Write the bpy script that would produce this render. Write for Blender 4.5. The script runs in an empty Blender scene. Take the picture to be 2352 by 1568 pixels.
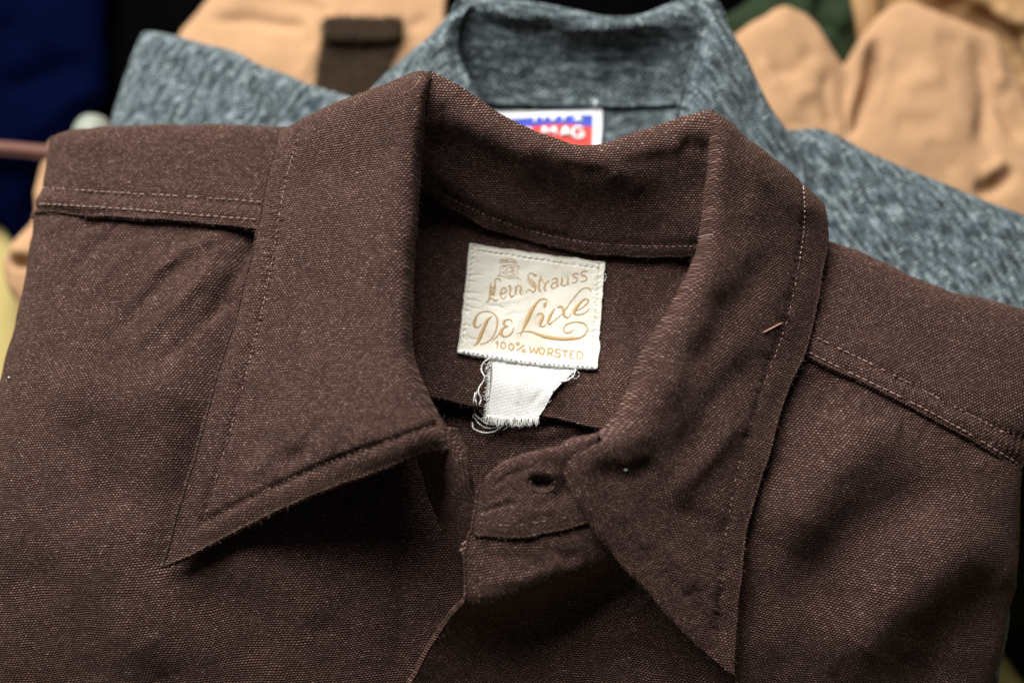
import bpy, math, random
import numpy as np
from mathutils import Vector
from mathutils.bvhtree import BVHTree

sc = bpy.context.scene
COL = sc.collection
random.seed(7)
R = math.radians

# ------------------------------------------------------------------ camera, world, lamps, exposure
PITCH, DIST, FOC = R(72), 0.556, 50.0
W0, H0 = 2352.0, 1568.0
FWD = np.array([0, math.cos(PITCH), -math.sin(PITCH)])
UP = np.array([0, math.sin(PITCH), math.cos(PITCH)])
RIGHT = np.array([1.0, 0, 0])
CAM = np.array([0, 0, 0.12]) - DIST * FWD
cd = bpy.data.cameras.new('camera')
cam = bpy.data.objects.new('camera', cd)
COL.objects.link(cam)
cam.location = CAM
cam.rotation_euler = (R(90) - PITCH, 0, 0)
cd.lens = FOC
cd.sensor_width = 36
cd.clip_start = 0.02
cd.clip_end = 50
cd.dof.use_dof = True
cd.dof.focus_distance = 0.530
cd.dof.aperture_fstop = 3.2
sc.camera = cam

world = bpy.data.worlds.new('World')
sc.world = world
world.use_nodes = True
bg = world.node_tree.nodes['Background']
bg.inputs[0].default_value = (0.86, 0.93, 1.0, 1)
bg.inputs[1].default_value = 0.05

def lamp(name, loc, target, sx, sy, power, col):
    l = bpy.data.lights.new(name, 'AREA')
    l.shape = 'RECTANGLE'
    l.size, l.size_y, l.energy, l.color = sx, sy, power, col
    o = bpy.data.objects.new(name, l)
    COL.objects.link(o)
    o.location = loc
    o.rotation_euler = (Vector(target) - Vector(loc)).to_track_quat('-Z', 'Y').to_euler()
    return o
lamp('canopy_lamp', (-0.42, 0.90, 1.06), (0, 0.0, 0.11), 1.25, 0.95, 64, (1.0, 0.975, 0.95))
sc.view_settings.view_transform = 'Standard'
sc.view_settings.look = 'None'
sc.view_settings.exposure = 0.0
sc.view_settings.gamma = 1.0

# ------------------------------------------------------------------ photograph <-> place
K = 36.0 / FOC
def unproj(x, y, z):
    d = FWD + (x / W0 - 0.5) * K * RIGHT - (y - H0 / 2) / W0 * K * UP
    return CAM + d * ((z - CAM[2]) / d[2])
def ray(x, y):
    d = FWD + (x / W0 - 0.5) * K * RIGHT - (y - H0 / 2) / W0 * K * UP
    return d / np.linalg.norm(d)
def proj(P):
    q = P - CAM
    f = q @ FWD
    return np.stack([(q @ RIGHT / f / K + 0.5) * W0, H0 / 2 - (q @ UP) / f / K * W0], -1)
ZOFF = 0.0                 # cm, the layer of the pile that is being built
SLOPE = 0.0                # cm the top shirt falls over 700 px towards its near end
def fall(y): return SLOPE * (max(0.0, y - 930) / 640) ** 1.4
def cp(c):
    p = unproj(c[0], c[1], (c[2] + ZOFF - fall(c[1])) * 0.01)
    if len(c) > 3:
        p = p + np.array(c[3:6]) * 0.01
    return p

# ------------------------------------------------------------------ numeric helpers
def spline(t, Y, s):
    """natural cubic spline through Y[k] at t[k], evaluated at s"""
    n = len(t)
    if n == 2:
        w = ((s - t[0]) / (t[1] - t[0])).reshape((-1,) + (1,) * (Y.ndim - 1))
        return Y[0] * (1 - w) + Y[1] * w
    h = np.diff(t)
    A = np.zeros((n, n)); B = np.zeros((n,) + Y.shape[1:])
    A[0, 0] = A[-1, -1] = 1
    for i in range(1, n - 1):
        A[i, i - 1], A[i, i], A[i, i + 1] = h[i - 1], 2 * (h[i - 1] + h[i]), h[i]
        B[i] = 6 * ((Y[i + 1] - Y[i]) / h[i] - (Y[i] - Y[i - 1]) / h[i - 1])
    M = np.linalg.solve(A, B.reshape(n, -1)).reshape(B.shape)
    k = np.clip(np.searchsorted(t, s, 'right') - 1, 0, n - 2)
    sh = (-1,) + (1,) * (Y.ndim - 1)
    hk = h[k].reshape(sh); a = (t[k + 1] - s).reshape(sh); b = (s - t[k]).reshape(sh)
    return (M[k] * a ** 3 + M[k + 1] * b ** 3) / (6 * hk) + (Y[k] / hk - M[k] * hk / 6) * a + (Y[k + 1] / hk - M[k + 1] * hk / 6) * b

def hash2(i, j, seed):
    x = np.sin(i * 127.1 + j * 311.7 + seed * 74.7) * 43758.5453
    return x - np.floor(x)
def vnoise(x, y, seed=0):
    i, j = np.floor(x), np.floor(y)
    u, v = x - i, y - j
    u = u * u * u * (u * (u * 6 - 15) + 10); v = v * v * v * (v * (v * 6 - 15) + 10)
    a, b = hash2(i, j, seed), hash2(i + 1, j, seed)
    c, d = hash2(i, j + 1, seed), hash2(i + 1, j + 1, seed)
    return (a * (1 - u) + b * u) * (1 - v) + (c * (1 - u) + d * u) * v - 0.5

def polydist(Q, pts):
    """distance to a polyline and the place along it (0..1)"""
    best = np.full(Q.shape[:-1], 1e9); tt = np.zeros(Q.shape[:-1])
    pts = np.array(pts, float)
    L = np.linalg.norm(np.diff(pts, axis=0), axis=1); tot = L.sum(); acc = 0
    for k in range(len(pts) - 1):
        d = pts[k + 1] - pts[k]
        s = np.clip(((Q - pts[k]) @ d) / (d @ d), 0, 1)
        r = np.linalg.norm(Q - pts[k] - s[..., None] * d, axis=-1)
        m = r < best
        best = np.where(m, r, best); tt = np.where(m, (acc + s * L[k]) / tot, tt)
        acc += L[k]
    return best, tt

def grid_normals(P):
    n = np.cross(np.gradient(P, axis=1), np.gradient(P, axis=0))
    return n / np.maximum(np.linalg.norm(n, axis=-1, keepdims=True), 1e-12)

# ------------------------------------------------------------------ things, parts, meshes
def thing(name, label, cat, loc=(0, 0, 0), group=None):
    o = bpy.data.objects.new(name, None)
    COL.objects.link(o)
    o.location = loc
    o.empty_display_size = 0.02
    o['label'] = label; o['category'] = cat
    if group: o['group'] = group
    return o
def tag(o, label, cat, group=None):
    o['label'] = label; o['category'] = cat
    if group: o['group'] = group
    return o
def origin(o):
    v = Vector((0, 0, 0))
    while o is not None:
        v += o.location; o = o.parent
    return np.array(v)

def mesh_obj(name, V, F, mat, parent=None, UV=None, smooth=True, kind=None):
    """V world coordinates (n,3); F list or array of faces; UV per vertex"""
    V = np.asarray(V, float) - origin(parent)
    me = bpy.data.meshes.new(name)
    if isinstance(F, np.ndarray):
        k = F.shape[1]
        me.vertices.add(len(V)); me.vertices.foreach_set('co', V.astype(np.float32).ravel())
        me.loops.add(F.size); me.loops.foreach_set('vertex_index', F.astype(np.int32).ravel())
        me.polygons.add(len(F)); me.polygons.foreach_set('loop_start', np.arange(0, F.size, k, dtype=np.int32))
        me.update(calc_edges=True)
    else:
        me.from_pydata([tuple(v) for v in V], [], F)
    if UV is not None:
        li = np.empty(len(me.loops), np.int32); me.loops.foreach_get('vertex_index', li)
        uv = me.uv_layers.new(name='UVMap')
        uv.data.foreach_set('uv', np.asarray(UV, np.float32)[li].ravel())
    me.polygons.foreach_set('use_smooth', np.full(len(me.polygons), smooth))
    me.materials.append(mat)
    me.validate()
    o = bpy.data.objects.new(name, me)
    COL.objects.link(o)
    if parent is not None: o.parent = parent
    if kind: o['kind'] = kind
    return o

FOLD, FINE = 1.75, 2.1
def puckers(path, n, ln, w, amp, ang=90, seed=0, both=False, jit=25):
    """short soft gathers that run off a seam"""
    r = random.Random(seed); q = np.array(path, float); out = []
    L = np.concatenate([[0], np.cumsum(np.linalg.norm(np.diff(q, axis=0), axis=1))])
    for k in range(n):
        t = (k + r.uniform(.1, .9)) / n * L[-1]
        x, y = np.interp(t, L, q[:, 0]), np.interp(t, L, q[:, 1])
        x2, y2 = np.interp(min(t + 5, L[-1]), L, q[:, 0]) - np.interp(max(t - 5, 0), L, q[:, 0]), np.interp(min(t + 5, L[-1]), L, q[:, 1]) - np.interp(max(t - 5, 0), L, q[:, 1])
        a = math.atan2(y2, x2) + R(ang + r.uniform(-jit, jit)); l = r.uniform(*ln)
        s0 = -.5 if both else 0
        P = [(x + math.cos(a) * l * (s0 + f), y + math.sin(a) * l * (s0 + f)) for f in (0, .33, .66, 1)]
        out.append((P, r.uniform(*w), amp * r.uniform(.5, 1.1) * r.choice((-1, -1, 1)), 3))
    return out
SURF = {}      # finished cloth surfaces by key, for laying things on them
class Surf: pass

def patch(name, parent, rows, mat, key=None, step=6.0, thick=0.13, creases=(), noise=((0.05, 1.6),), rot=0.0, seed=0, edge_noise=0.0, uv='plane'):
    """a sheet of cloth through control points (x, y of the photograph, height in cm [, extra offset in cm]);
    it gets a real thickness (cm) with rounded edges, soft folds and fine unevenness"""
    C = np.array([[cp(c) for c in r] for r in rows])
    nr, nc = C.shape[:2]
    tv = np.concatenate([[0], np.cumsum(np.linalg.norm(np.diff(C, axis=0), axis=-1).mean(1))])
    tu = np.concatenate([[0], np.cumsum(np.linalg.norm(np.diff(C, axis=1), axis=-1).mean(0))])
    st = step * 0.00017
    n_u, n_v = max(6, int(tu[-1] / st)), max(6, int(tv[-1] / st))
    su, sv = np.linspace(0, tu[-1], n_u), np.linspace(0, tv[-1], n_v)
    P = spline(tv, C, sv)
    P = spline(tu, P.transpose(1, 0, 2), su).transpose(1, 0, 2)
    # grain of the cloth: best-fit plane, metres
    flat = P.reshape(-1, 3); c0 = flat.mean(0)
    _, _, Vt = np.linalg.svd(flat[::7] - c0, full_matrices=False)
    n0 = Vt[2]
    ex = RIGHT - (RIGHT @ n0) * n0; ex /= np.linalg.norm(ex); ey = np.cross(n0, ex)
    a, b = (flat - c0) @ ex, (flat - c0) @ ey
    cr, sr = math.cos(R(rot)), math.sin(R(rot))
    UV = np.stack([a * cr + b * sr, -a * sr + b * cr], -1) + 1.0 + seed * 0.371
    N = grid_normals(P)
    flip = np.sum((CAM - P) * N, -1).mean() < 0
    if flip: N = -N
    q = proj(P)
    h = np.zeros(P.shape[:2])
    for am, scl in noise:
        h += am * vnoise(P[..., 0] * 100 / scl + 31 + seed, P[..., 1] * 100 / scl + P[..., 2] * 60 / scl + 17, seed)
    for cdef in creases:
        pts, w, hh = cdef[:3]
        d, t = polydist(q, pts)
        tap = np.clip(np.minimum(t, 1 - t) * (cdef[3] if len(cdef) > 3 else 5), 0, 1) if (len(cdef) <= 3 or cdef[3] > 0) else 1.0
        if len(cdef) > 3 and cdef[3] == 0 and abs(hh) < .12:      # a sewn groove puckers between its stitches
            L = np.linalg.norm(np.diff(np.array(pts, float), axis=0), axis=1).sum()
            tap = .8 + .55 * np.sin(t * L / 14 * 2 * math.pi + 2 * np.sin(t * L / 90))
        h += hh * (1.0 if mat is not WOOL else FOLD if w >= 30 else (FINE if not (len(cdef) > 3 and cdef[3] == 0) else 1.2)) * np.exp(-(d / w) ** 2) * tap
    P = P + N * (h * 0.01)[..., None]
    if mat is WOOL:
        for ax in (0, 1):
            P[..., ax] += .0012 * vnoise(P[..., 0] * 60 + 9 * ax, P[..., 1] * 60 + seed, seed + 5 + ax) + .0006 * vnoise(P[..., 0] * 170 + 9 * ax, P[..., 1] * 170 + seed, seed + 15 + ax)
    if mat.name == 'cream_satin':
        for ax in (0, 1): P[..., ax] += .0006 * vnoise(P[..., 0] * 160 + 9 * ax, P[..., 1] * 160, 25 + ax) + .0004 * vnoise(P[..., 0] * 480 + 9 * ax, P[..., 1] * 480, 35 + ax)
    N = grid_normals(P)
    if flip: N = -N
    T = thick * 0.01
    idx = np.arange(n_u * n_v).reshape(n_v, n_u)
    F = np.stack([idx[:-1, :-1], idx[:-1, 1:], idx[1:, 1:], idx[1:, :-1]], -1).reshape(-1, 4)
    if not flip: F = F[:, ::-1]
    top = P.reshape(-1, 3); bot = top - N.reshape(-1, 3) * T
    V = [top, bot]; FF = [F, F[:, ::-1] + len(top)]; UU = [UV, UV]
    # rounded rim
    loop = np.concatenate([idx[0, :-1], idx[:-1, -1], idx[-1, :0:-1], idx[:0:-1, 0]])
    inner = np.concatenate([idx[1, :-1], idx[:-1, -2], idx[-2, :0:-1], idx[:0:-1, 1]])
    out = top[loop] - top[inner]
    out /= np.maximum(np.linalg.norm(out, axis=1, keepdims=True), 1e-9)
    nl = N.reshape(-1, 3)[loop]
    m = len(loop); prev = loop; base = 2 * len(top)
    for k in (1, 2, 3):
        an = math.pi * k / 4
        V.append(top[loop] + out * (T * 0.5 * math.sin(an)) - nl * (T * 0.5 * (1 - math.cos(an))))
        UU.append(UV[loop])
        cur = base + np.arange(m); base += m
        FF.append(np.stack([prev, np.roll(prev, -1), np.roll(cur, -1), cur], -1)); prev = cur
    cur = loop + len(top)
    FF.append(np.stack([prev, np.roll(prev, -1), np.roll(cur, -1), cur], -1))
    if flip:
        for i in range(2, 6): FF[i] = FF[i][:, ::-1]
    for i in range(2, 6): FF[i] = FF[i][:, ::-1]
    o = mesh_obj(name, np.concatenate(V), np.concatenate(FF), mat, parent, np.concatenate(UU))
    if key:
        s = Surf(); s.obj = o; s.P = P; s.N = N
        s.bvh = BVHTree.FromPolygons([tuple(v) for v in top], [tuple(f) for f in F.tolist()])
        SURF[key] = s
    return o

def on(keys, x, y, lift=0.0):
    """the point of a cloth surface seen at x, y, lifted (cm) along the surface normal; and the normal"""
    best = None
    for k in (keys if isinstance(keys, (list, tuple)) else [keys]):
        p, n, _, d = SURF[k].bvh.ray_cast(Vector(CAM), Vector(ray(x, y)))
        if p is not None and (best is None or d < best[2]):
            if n.dot(Vector(ray(x, y))) > 0: n = -n
            best = (np.array(p), np.array(n), d)
    if best is None: return None, None
    return best[0] + best[1] * lift * 0.01, best[1]

def resample(pts, n):
    pts = np.array(pts, float)
    d = np.concatenate([[0], np.cumsum(np.linalg.norm(np.diff(pts[:, :2], axis=0), axis=1) + 1e-9)])
    return spline(d, pts, np.linspace(0, d[-1], n))

def tube_geo(P, rad, sides=6):
    P = np.asarray(P, float); n = len(P)
    rad = np.full(n, rad) if np.isscalar(rad) else np.asarray(rad)
    T = np.gradient(P, axis=0); T /= np.maximum(np.linalg.norm(T, axis=1, keepdims=True), 1e-12)
    ref = np.array([0, 0, 1.0])
    A = np.cross(T, ref); l = np.linalg.norm(A, axis=1, keepdims=True)
    A = np.where(l > 1e-4, A / np.maximum(l, 1e-9), RIGHT); B = np.cross(A, T)
    an = np.arange(sides) * 2 * math.pi / sides
    V = P[:, None] + rad[:, None, None] * (np.cos(an)[None, :, None] * A[:, None] + np.sin(an)[None, :, None] * B[:, None])
    V = V.reshape(-1, 3); F = []
    for i in range(n - 1):
        for k in range(sides):
            k2 = (k + 1) % sides
            F.append((i * sides + k, i * sides + k2, (i + 1) * sides + k2, (i + 1) * sides + k))
    F.append(tuple(range(sides))[::-1]); F.append(tuple((n - 1) * sides + k for k in range(sides)))
    return V, F
class Geo:
    def __init__(s): s.V = []; s.F = []; s.U = []; s.n = 0
    def add(s, V, F, U=None):
        s.V.append(np.asarray(V)); s.F += [tuple(i + s.n for i in f) for f in F]; s.n += len(V)
        s.U.append(np.zeros((len(V), 2)) if U is None else np.asarray(U))
    def build(s, name, mat, parent=None, kind=None):
        if not s.V: return None
        return mesh_obj(name, np.concatenate(s.V), s.F, mat, parent, np.concatenate(s.U), kind=kind)

def stitching(parent, keys, path, mat, pitch=0.30, rad=0.022, fill=0.72, lift=0.012, skip=0.0, name='stitching'):
    """a row of thread stitches lying on the cloth along a path"""
    q = resample(path, 240); pts = []
    for x, y in q[:, :2]:
        p, n = on(keys, x, y, 0)
        if p is not None: pts.append(np.concatenate([p, n]))
    if len(pts) < 4: return
    pts = np.array(pts)
    d = np.concatenate([[0], np.cumsum(np.linalg.norm(np.diff(pts[:, :3], axis=0), axis=1))])
    g = Geo(); s = 0.0
    while s < d[-1]:
        ln = pitch * 0.01 * random.uniform(.9, 1.1)
        if random.random() >= skip:
            ss = s + np.array([0, .12, .35, .65, .88, 1]) * ln * fill
            Q = np.stack([np.interp(ss, d, pts[:, k]) for k in range(6)], -1)
            lf = np.array([-.6, .3, 1, 1, .3, -.6]) * lift * 0.01
            j = (random.random() - .5) * rad * 0.006
            side = np.cross(Q[:, 3:], Q[-1, :3] - Q[0, :3]); side /= np.maximum(np.linalg.norm(side, axis=1, keepdims=True), 1e-9)
            V, F = tube_geo(Q[:, :3] + Q[:, 3:] * lf[:, None] + side * j, rad * 0.01 * np.array([.5, .85, 1, 1, .85, .5]), 6)
            g.add(V, F)
        s += ln
    return g.build(name, mat, parent, kind='stuff')

# ------------------------------------------------------------------ materials
class NB:
    def __init__(s, name):
        s.m = bpy.data.materials.new(name); s.m.use_nodes = True
        s.t = s.m.node_tree; s.b = s.t.nodes['Principled BSDF']
    def link(s, a, b): s.t.links.new(a, b)
    def put(s, sock, v):
        if hasattr(v, 'is_output') or hasattr(v, 'links'): s.link(v, sock)
        else: sock.default_value = v
    def math(s, op, a, b=None, c=None):
        n = s.t.nodes.new('ShaderNodeMath'); n.operation = op
        s.put(n.inputs[0], a)
        if b is not None: s.put(n.inputs[1], b)
        if c is not None: s.put(n.inputs[2], c)
        return n.outputs[0]
    def vec(s, op, a, b):
        n = s.t.nodes.new('ShaderNodeVectorMath'); n.operation = op
        s.put(n.inputs[0], a); s.put(n.inputs[1], b)
        return n.outputs[0]
    def noise(s, vec, scale, detail=2, rough=.5, col=False):
        n = s.t.nodes.new('ShaderNodeTexNoise'); s.link(vec, n.inputs['Vector'])
        n.inputs['Scale'].default_value = scale; n.inputs['Detail'].default_value = detail; n.inputs['Roughness'].default_value = rough
        return n.outputs['Color' if col else 'Fac']
    def white(s, vec):
        n = s.t.nodes.new('ShaderNodeTexWhiteNoise'); n.noise_dimensions = '3D'; s.link(vec, n.inputs['Vector'])
        return n.outputs['Value']
    def comb(s, x, y, z=0.0):
        n = s.t.nodes.new('ShaderNodeCombineXYZ')
        for i, v in enumerate((x, y, z)): s.put(n.inputs[i], v)
        return n.outputs[0]
    def sep(s, v):
        n = s.t.nodes.new('ShaderNodeSeparateXYZ'); s.link(v, n.inputs[0]); return n.outputs
    def ramp(s, f, stops):
        n = s.t.nodes.new('ShaderNodeValToRGB'); s.link(f, n.inputs[0])
        e = n.color_ramp.elements
        e[0].position, e[0].color = stops[0][0], (*stops[0][1], 1)
        e[1].position, e[1].color = stops[-1][0], (*stops[-1][1], 1)
        for p, c in stops[1:-1]:
            x = e.new(p); x.color = (*c, 1)
        return n.outputs[0]
    def mix(s, f, a, b, mode='MIX'):
        n = s.t.nodes.new('ShaderNodeMix'); n.data_type = 'RGBA'; n.blend_type = mode
        s.put(n.inputs[0], f); s.put(n.inputs[6], a); s.put(n.inputs[7], b)
        return n.outputs[2]
    def uv(s):
        return s.t.nodes.new('ShaderNodeUVMap').outputs[0]
    def bump(s, h, strength, dist):
        n = s.t.nodes.new('ShaderNodeBump'); n.inputs['Strength'].default_value = strength; n.inputs['Distance'].default_value = dist
        s.link(h, n.inputs['Height']); s.link(n.outputs[0], s.b.inputs['Normal'])

def rgb(c): return (c[0], c[1], c[2], 1)

def woven(name, stops, px=0.0013, py=0.0009, warp=0.0007, wob=70, rnd=0.5, fleck=None, fleck_p=0.975, blotch=(60, .8, 1.2), streak=None,
          bump=(0.8, 0.0005), rough=0.9, sheen=0.25, sheen_tint=(1, .9, .85), soft=0.25):
    """cloth of staggered thread floats: px, py float length and row height in metres"""
    b = NB(name)
    uv = b.uv()
    d = b.noise(uv, wob, 3, .6, True)
    d = b.vec('SUBTRACT', d, (.5, .5, .5)); d = b.vec('MULTIPLY', d, (warp * 2, warp * 2, 0))
    p = b.vec('ADD', uv, d)
    x, y, _ = b.sep(p)
    v = b.math('DIVIDE', y, py); row = b.math('FLOOR', v); fy = b.math('FRACT', v)
    odd = b.math('MULTIPLY', b.math('FLOORED_MODULO', row, 2.0), .5)
    u = b.math('ADD', b.math('DIVIDE', x, px), odd); cell = b.math('FLOOR', u); fx = b.math('FRACT', u)
    sx = b.math('POWER', b.math('SINE', b.math('MULTIPLY', fx, math.pi)), .7)
    sy = b.math('POWER', b.math('SINE', b.math('MULTIPLY', fy, math.pi)), .9)
    h = b.math('MULTIPLY', sx, sy)
    rn = b.white(b.comb(cell, row, 3.0))
    fibre = b.noise(uv, 2600, 2, .6)
    f = b.math('MULTIPLY', h, b.math('ADD', b.math('MULTIPLY', rn, rnd), 1 - rnd))
    f = b.math('ADD', b.math('MULTIPLY', f, 1 - soft), b.math('MULTIPLY', fibre, soft))
    if streak:                                    # slubby heather: long uneven light yarns
        s1 = b.noise(b.vec('MULTIPLY', p, (streak[0], streak[1], 1)), 1.0, 3, .65)
        f = b.math('ADD', b.math('MULTIPLY', f, 1 - streak[2]), b.math('MULTIPLY', b.math('SMOOTH_MIN', b.math('MAXIMUM', b.math('MULTIPLY', b.math('SUBTRACT', s1, .36), 3.4), 0.0), 1.0, .1), streak[2]))
    col = b.ramp(f, stops)
    if fleck:
        fl = b.math('GREATER_THAN', b.white(b.comb(cell, row, 9.0)), fleck_p)
        col = b.mix(b.math('MULTIPLY', fl, h), col, rgb(fleck))
    bl = b.noise(uv, blotch[0], 4, .6)
    k = b.math('ADD', b.math('MULTIPLY', bl, (blotch[2] - blotch[1]) * 2), 1 - (blotch[2] - blotch[1]))
    col = b.mix(1.0, col, b.comb(k, k, k), 'MULTIPLY')
    b.link(col, b.b.inputs['Base Color'])
    b.b.inputs['Roughness'].default_value = rough
    b.b.inputs['Specular IOR Level'].default_value = 0.15
    b.b.inputs['Sheen Weight'].default_value = sheen
    b.b.inputs['Sheen Roughness'].default_value = 0.5
    b.b.inputs['Sheen Tint'].default_value = rgb(sheen_tint)
    hh = b.math('ADD', h, b.math('MULTIPLY', fibre, .5))
    b.bump(hh, bump[0], bump[1])
    return b.m

def plain(name, col, rough=0.8, var=0.15, scale=300, bump=0.0, spec=0.2, sheen=0.0):
    b = NB(name)
    co = b.t.nodes.new('ShaderNodeTexCoord').outputs['Object']
    n = b.noise(co, scale, 3, .6)
    k = b.math('ADD', b.math('MULTIPLY', n, var * 2), 1 - var)
    b.link(b.mix(1.0, rgb(col), b.comb(k, k, k), 'MULTIPLY'), b.b.inputs['Base Color'])
    b.b.inputs['Roughness'].default_value = rough
    b.b.inputs['Specular IOR Level'].default_value = spec
    b.b.inputs['Sheen Weight'].default_value = sheen
    if bump: b.bump(n, bump, 0.0006)
    return b.m

WOOL = woven('brown_worsted', [(0.08, (.0070, .0031, .0024)), (.36, (.056, .0262, .0198)), (.64, (.146, .079, .063)), (.96, (.37, .252, .213))],
             px=.00125, py=.00084, fleck=(.26, .175, .15), fleck_p=.988, sheen=.03, sheen_tint=(1, .75, .65), rnd=.5, soft=.32, bump=(1.0, .0008), blotch=(75, .80, 1.20), warp=.0009, wob=110)
WOOL_THREAD = plain('brown_thread', (.30, .19, .16), .7, .3, 900)
GREY = woven('grey_heather', [(0.08, (.009, .014, .017)), (.30, (.045, .062, .070)), (.55, (.150, .190, .205)), (.92, (.50, .58, .60))],
             px=.0026, py=.0013, rnd=.6, streak=(480, 120, .48), fleck=(.40, .47, .48), fleck_p=.98, blotch=(100, .78, 1.22), bump=(1.0, .001), sheen=.1, sheen_tint=(.9, 1, 1), warp=.0003, wob=50)
TAN = woven('tan_cotton', [(0, (.275, .155, .078)), (.5, (.375, .222, .118)), (1, (.45, .285, .162))], px=.0009, py=.0007, rnd=.3, bump=(.3, .0003), sheen=.05, blotch=(25, .86, 1.14))
KNIT = woven('brown_knit', [(0, (.02, .012, .007)), (.5, (.095, .060, .034)), (1, (.21, .145, .09))], px=.0032, py=.0024, rnd=.6, bump=(1.0, .0012), sheen=.05)
NAVY = plain('navy_cloth', (.0007, .0015, .0098), .95, .3, 60, 0, .0)
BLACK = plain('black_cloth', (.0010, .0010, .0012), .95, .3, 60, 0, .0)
OLIVE = plain('olive_cloth', (.020, .030, .016), .95, .25, 80, 0, .0)
DARKTAN = plain('dull_tan_cloth', (.30, .18, .085), .9, .15, 60, 0, .05)
YELLOW = plain('yellow_table_cover', (.34, .27, .088), .6, .06, 40, 0, .2)
PALE = plain('pale_cloth', (.19, .21, .17), .5, .06, 40, 0, .4)
STRAP = plain('strap_leather', (.13, .06, .045), .7, .15, 200, 0, .2)

# ------------------------------------------------------------------ setting: the table
tb = mesh_obj('table_top', [(-1.2, -.9, 0), (1.2, -.9, 0), (1.2, 1.3, 0), (-1.2, 1.3, 0), (-1.2, -.9, -.03), (1.2, -.9, -.03), (1.2, 1.3, -.03), (-1.2, 1.3, -.03)],
              [(0, 1, 2, 3), (7, 6, 5, 4), (0, 4, 5, 1), (1, 5, 6, 2), (2, 6, 7, 3), (3, 7, 4, 0)], YELLOW, smooth=False, kind='structure')

# ------------------------------------------------------------------ brown shirt (the subject)
ZOFF, SLOPE = 7.5, 2.7
base = unproj(1100, 900, .08); base[2] = 0.07
BS = thing('wool_shirt', 'dark brown woven wool shirt folded face up on top, with a white sewn neck label', 'shirt', tuple(base))

# left front
patch('front_panel', BS, [
 [(96, 470, 3.80, -.3, .2, -2.6), (87, 492, 5.00), (250, 500, 5.85), (420, 512, 6.10), (600, 528, 6.20), (760, 560, 6.20), (900, 600, 6.00)],
 [(62, 650, 3.60, -.3, 0, -2.6), (60, 650, 4.90), (240, 660, 6.00), (420, 670, 6.25), (600, 690, 6.30), (760, 720, 6.20), (910, 760, 6.10)],
 [(20, 820, 3.50, -.3, 0, -2.6), (18, 820, 4.80), (220, 840, 6.00), (420, 850, 6.30), (620, 870, 6.25), (790, 900, 6.10), (940, 930, 6.00)],
 [(-22, 1000, 3.50, -.3, 0, -2.6), (-24, 1000, 4.80), (200, 1010, 5.95), (420, 1020, 6.25), (640, 1040, 6.20), (830, 1060, 5.70), (1000, 1090, 5.40)],
 [(-66, 1180, 3.40, -.3, 0, -2.6), (-66, 1180, 4.80), (180, 1190, 6.00), (420, 1200, 6.35), (660, 1215, 6.09), (880, 1230, 5.48), (1090, 1260, 5.16)],
 [(-105, 1360, 3.22, -.3, 0, -2.6), (-105, 1360, 4.62), (160, 1370, 5.86), (420, 1380, 6.19), (680, 1390, 5.97), (920, 1400, 5.35), (1180, 1420, 4.91)],
 [(-140, 1560, 2.77, -.3, 0, -2.6), (-140, 1560, 4.17), (140, 1570, 5.34), (420, 1575, 5.72), (700, 1580, 5.61), (950, 1590, 5.08), (1200, 1600, 4.55)],
 [(-170, 1760, 2.10, -.3, 0, -2.6), (-170, 1760, 3.50), (120, 1770, 4.66), (420, 1775, 4.94), (700, 1780, 4.92), (950, 1790, 4.39), (1220, 1800, 4.15)]],
 WOOL, 'front_l', 6, creases=[
  ([(120, 900), (300, 925), (470, 880)], 75, .22), ([(200, 1110), (380, 1140), (520, 1120)], 85, -.18), ([(170, 1150), (270, 1350), (370, 1560)], 80, .20), ([(20, 1250), (130, 1440), (240, 1640)], 80, -.13),
  ([(420, 1330), (560, 1420), (640, 1540)], 70, -.12), ([(520, 1270), (650, 1330), (760, 1430)], 60, .12), ([(910, 1250), (930, 1400), (915, 1560)], 34, -.10), ([(960, 1290), (975, 1430), (955, 1560)], 10, -.05, 0),
  ([(230, 700), (200, 830), (130, 960)], 60, .10), ([(340, 640), (430, 575), (520, 548)], 14, .06), ([(230, 800), (350, 680), (450, 590)], 17, -.07),
  ([(290, 820), (410, 700), (545, 595)], 18, .07), ([(350, 860), (470, 730), (560, 650)], 16, -.08), ([(420, 590), (360, 650), (320, 710)], 11, -.06), ([(570, 545), (530, 640), (460, 750)], 14, -.08), ([(520, 560), (470, 640), (400, 730)], 12, .05),
  ([(140, 640), (210, 570), (270, 530)], 13, -.05), ([(180, 700), (260, 610), (330, 545)], 12, .04), ([(90, 560), (170, 520), (250, 512)], 10, -.03),
  ([(605, 540), (532, 800), (452, 1080), (392, 1280)], 58, -.30, 0), *puckers([(100, 500), (350, 512), (580, 530)], 13, (40, 120), (7, 12), .035, 120, 3)],
 noise=((.12, 3.5), (.04, 1.1)), rot=4, seed=1)
# folded bulk of the shirt below its front
patch('folded_back', BS, [
 [(150, 360, -3.5), (160, 365, 1.5), (300, 345, 3.0), (900, 560, 3.0), (1500, 640, 3.0), (2150, 760, 3.0), (2320, 900, 1.5), (2330, 905, -3.5)],
 [(110, 700, -3.5), (120, 700, 1.5), (260, 700, 3.2), (900, 720, 3.2), (1500, 780, 3.2), (2120, 940, 3.2), (2270, 1080, 1.5), (2280, 1085, -3.5)],
 [(40, 1050, -3.5), (50, 1050, 1.5), (200, 1050, 3.2), (900, 1080, 3.2), (1500, 1120, 3.2), (2080, 1240, 3.2), (2230, 1320, 1.5), (2240, 1325, -3.5)],
 [(-60, 1600, -3.5), (-50, 1600, 1.2), (100, 1600, 2.8), (900, 1600, 2.8), (1500, 1600, 2.8), (2000, 1620, 2.8), (2160, 1640, 1.2), (2170, 1640, -3.5)]],
 WOOL, None, 16, thick=.25, seed=13)
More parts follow.
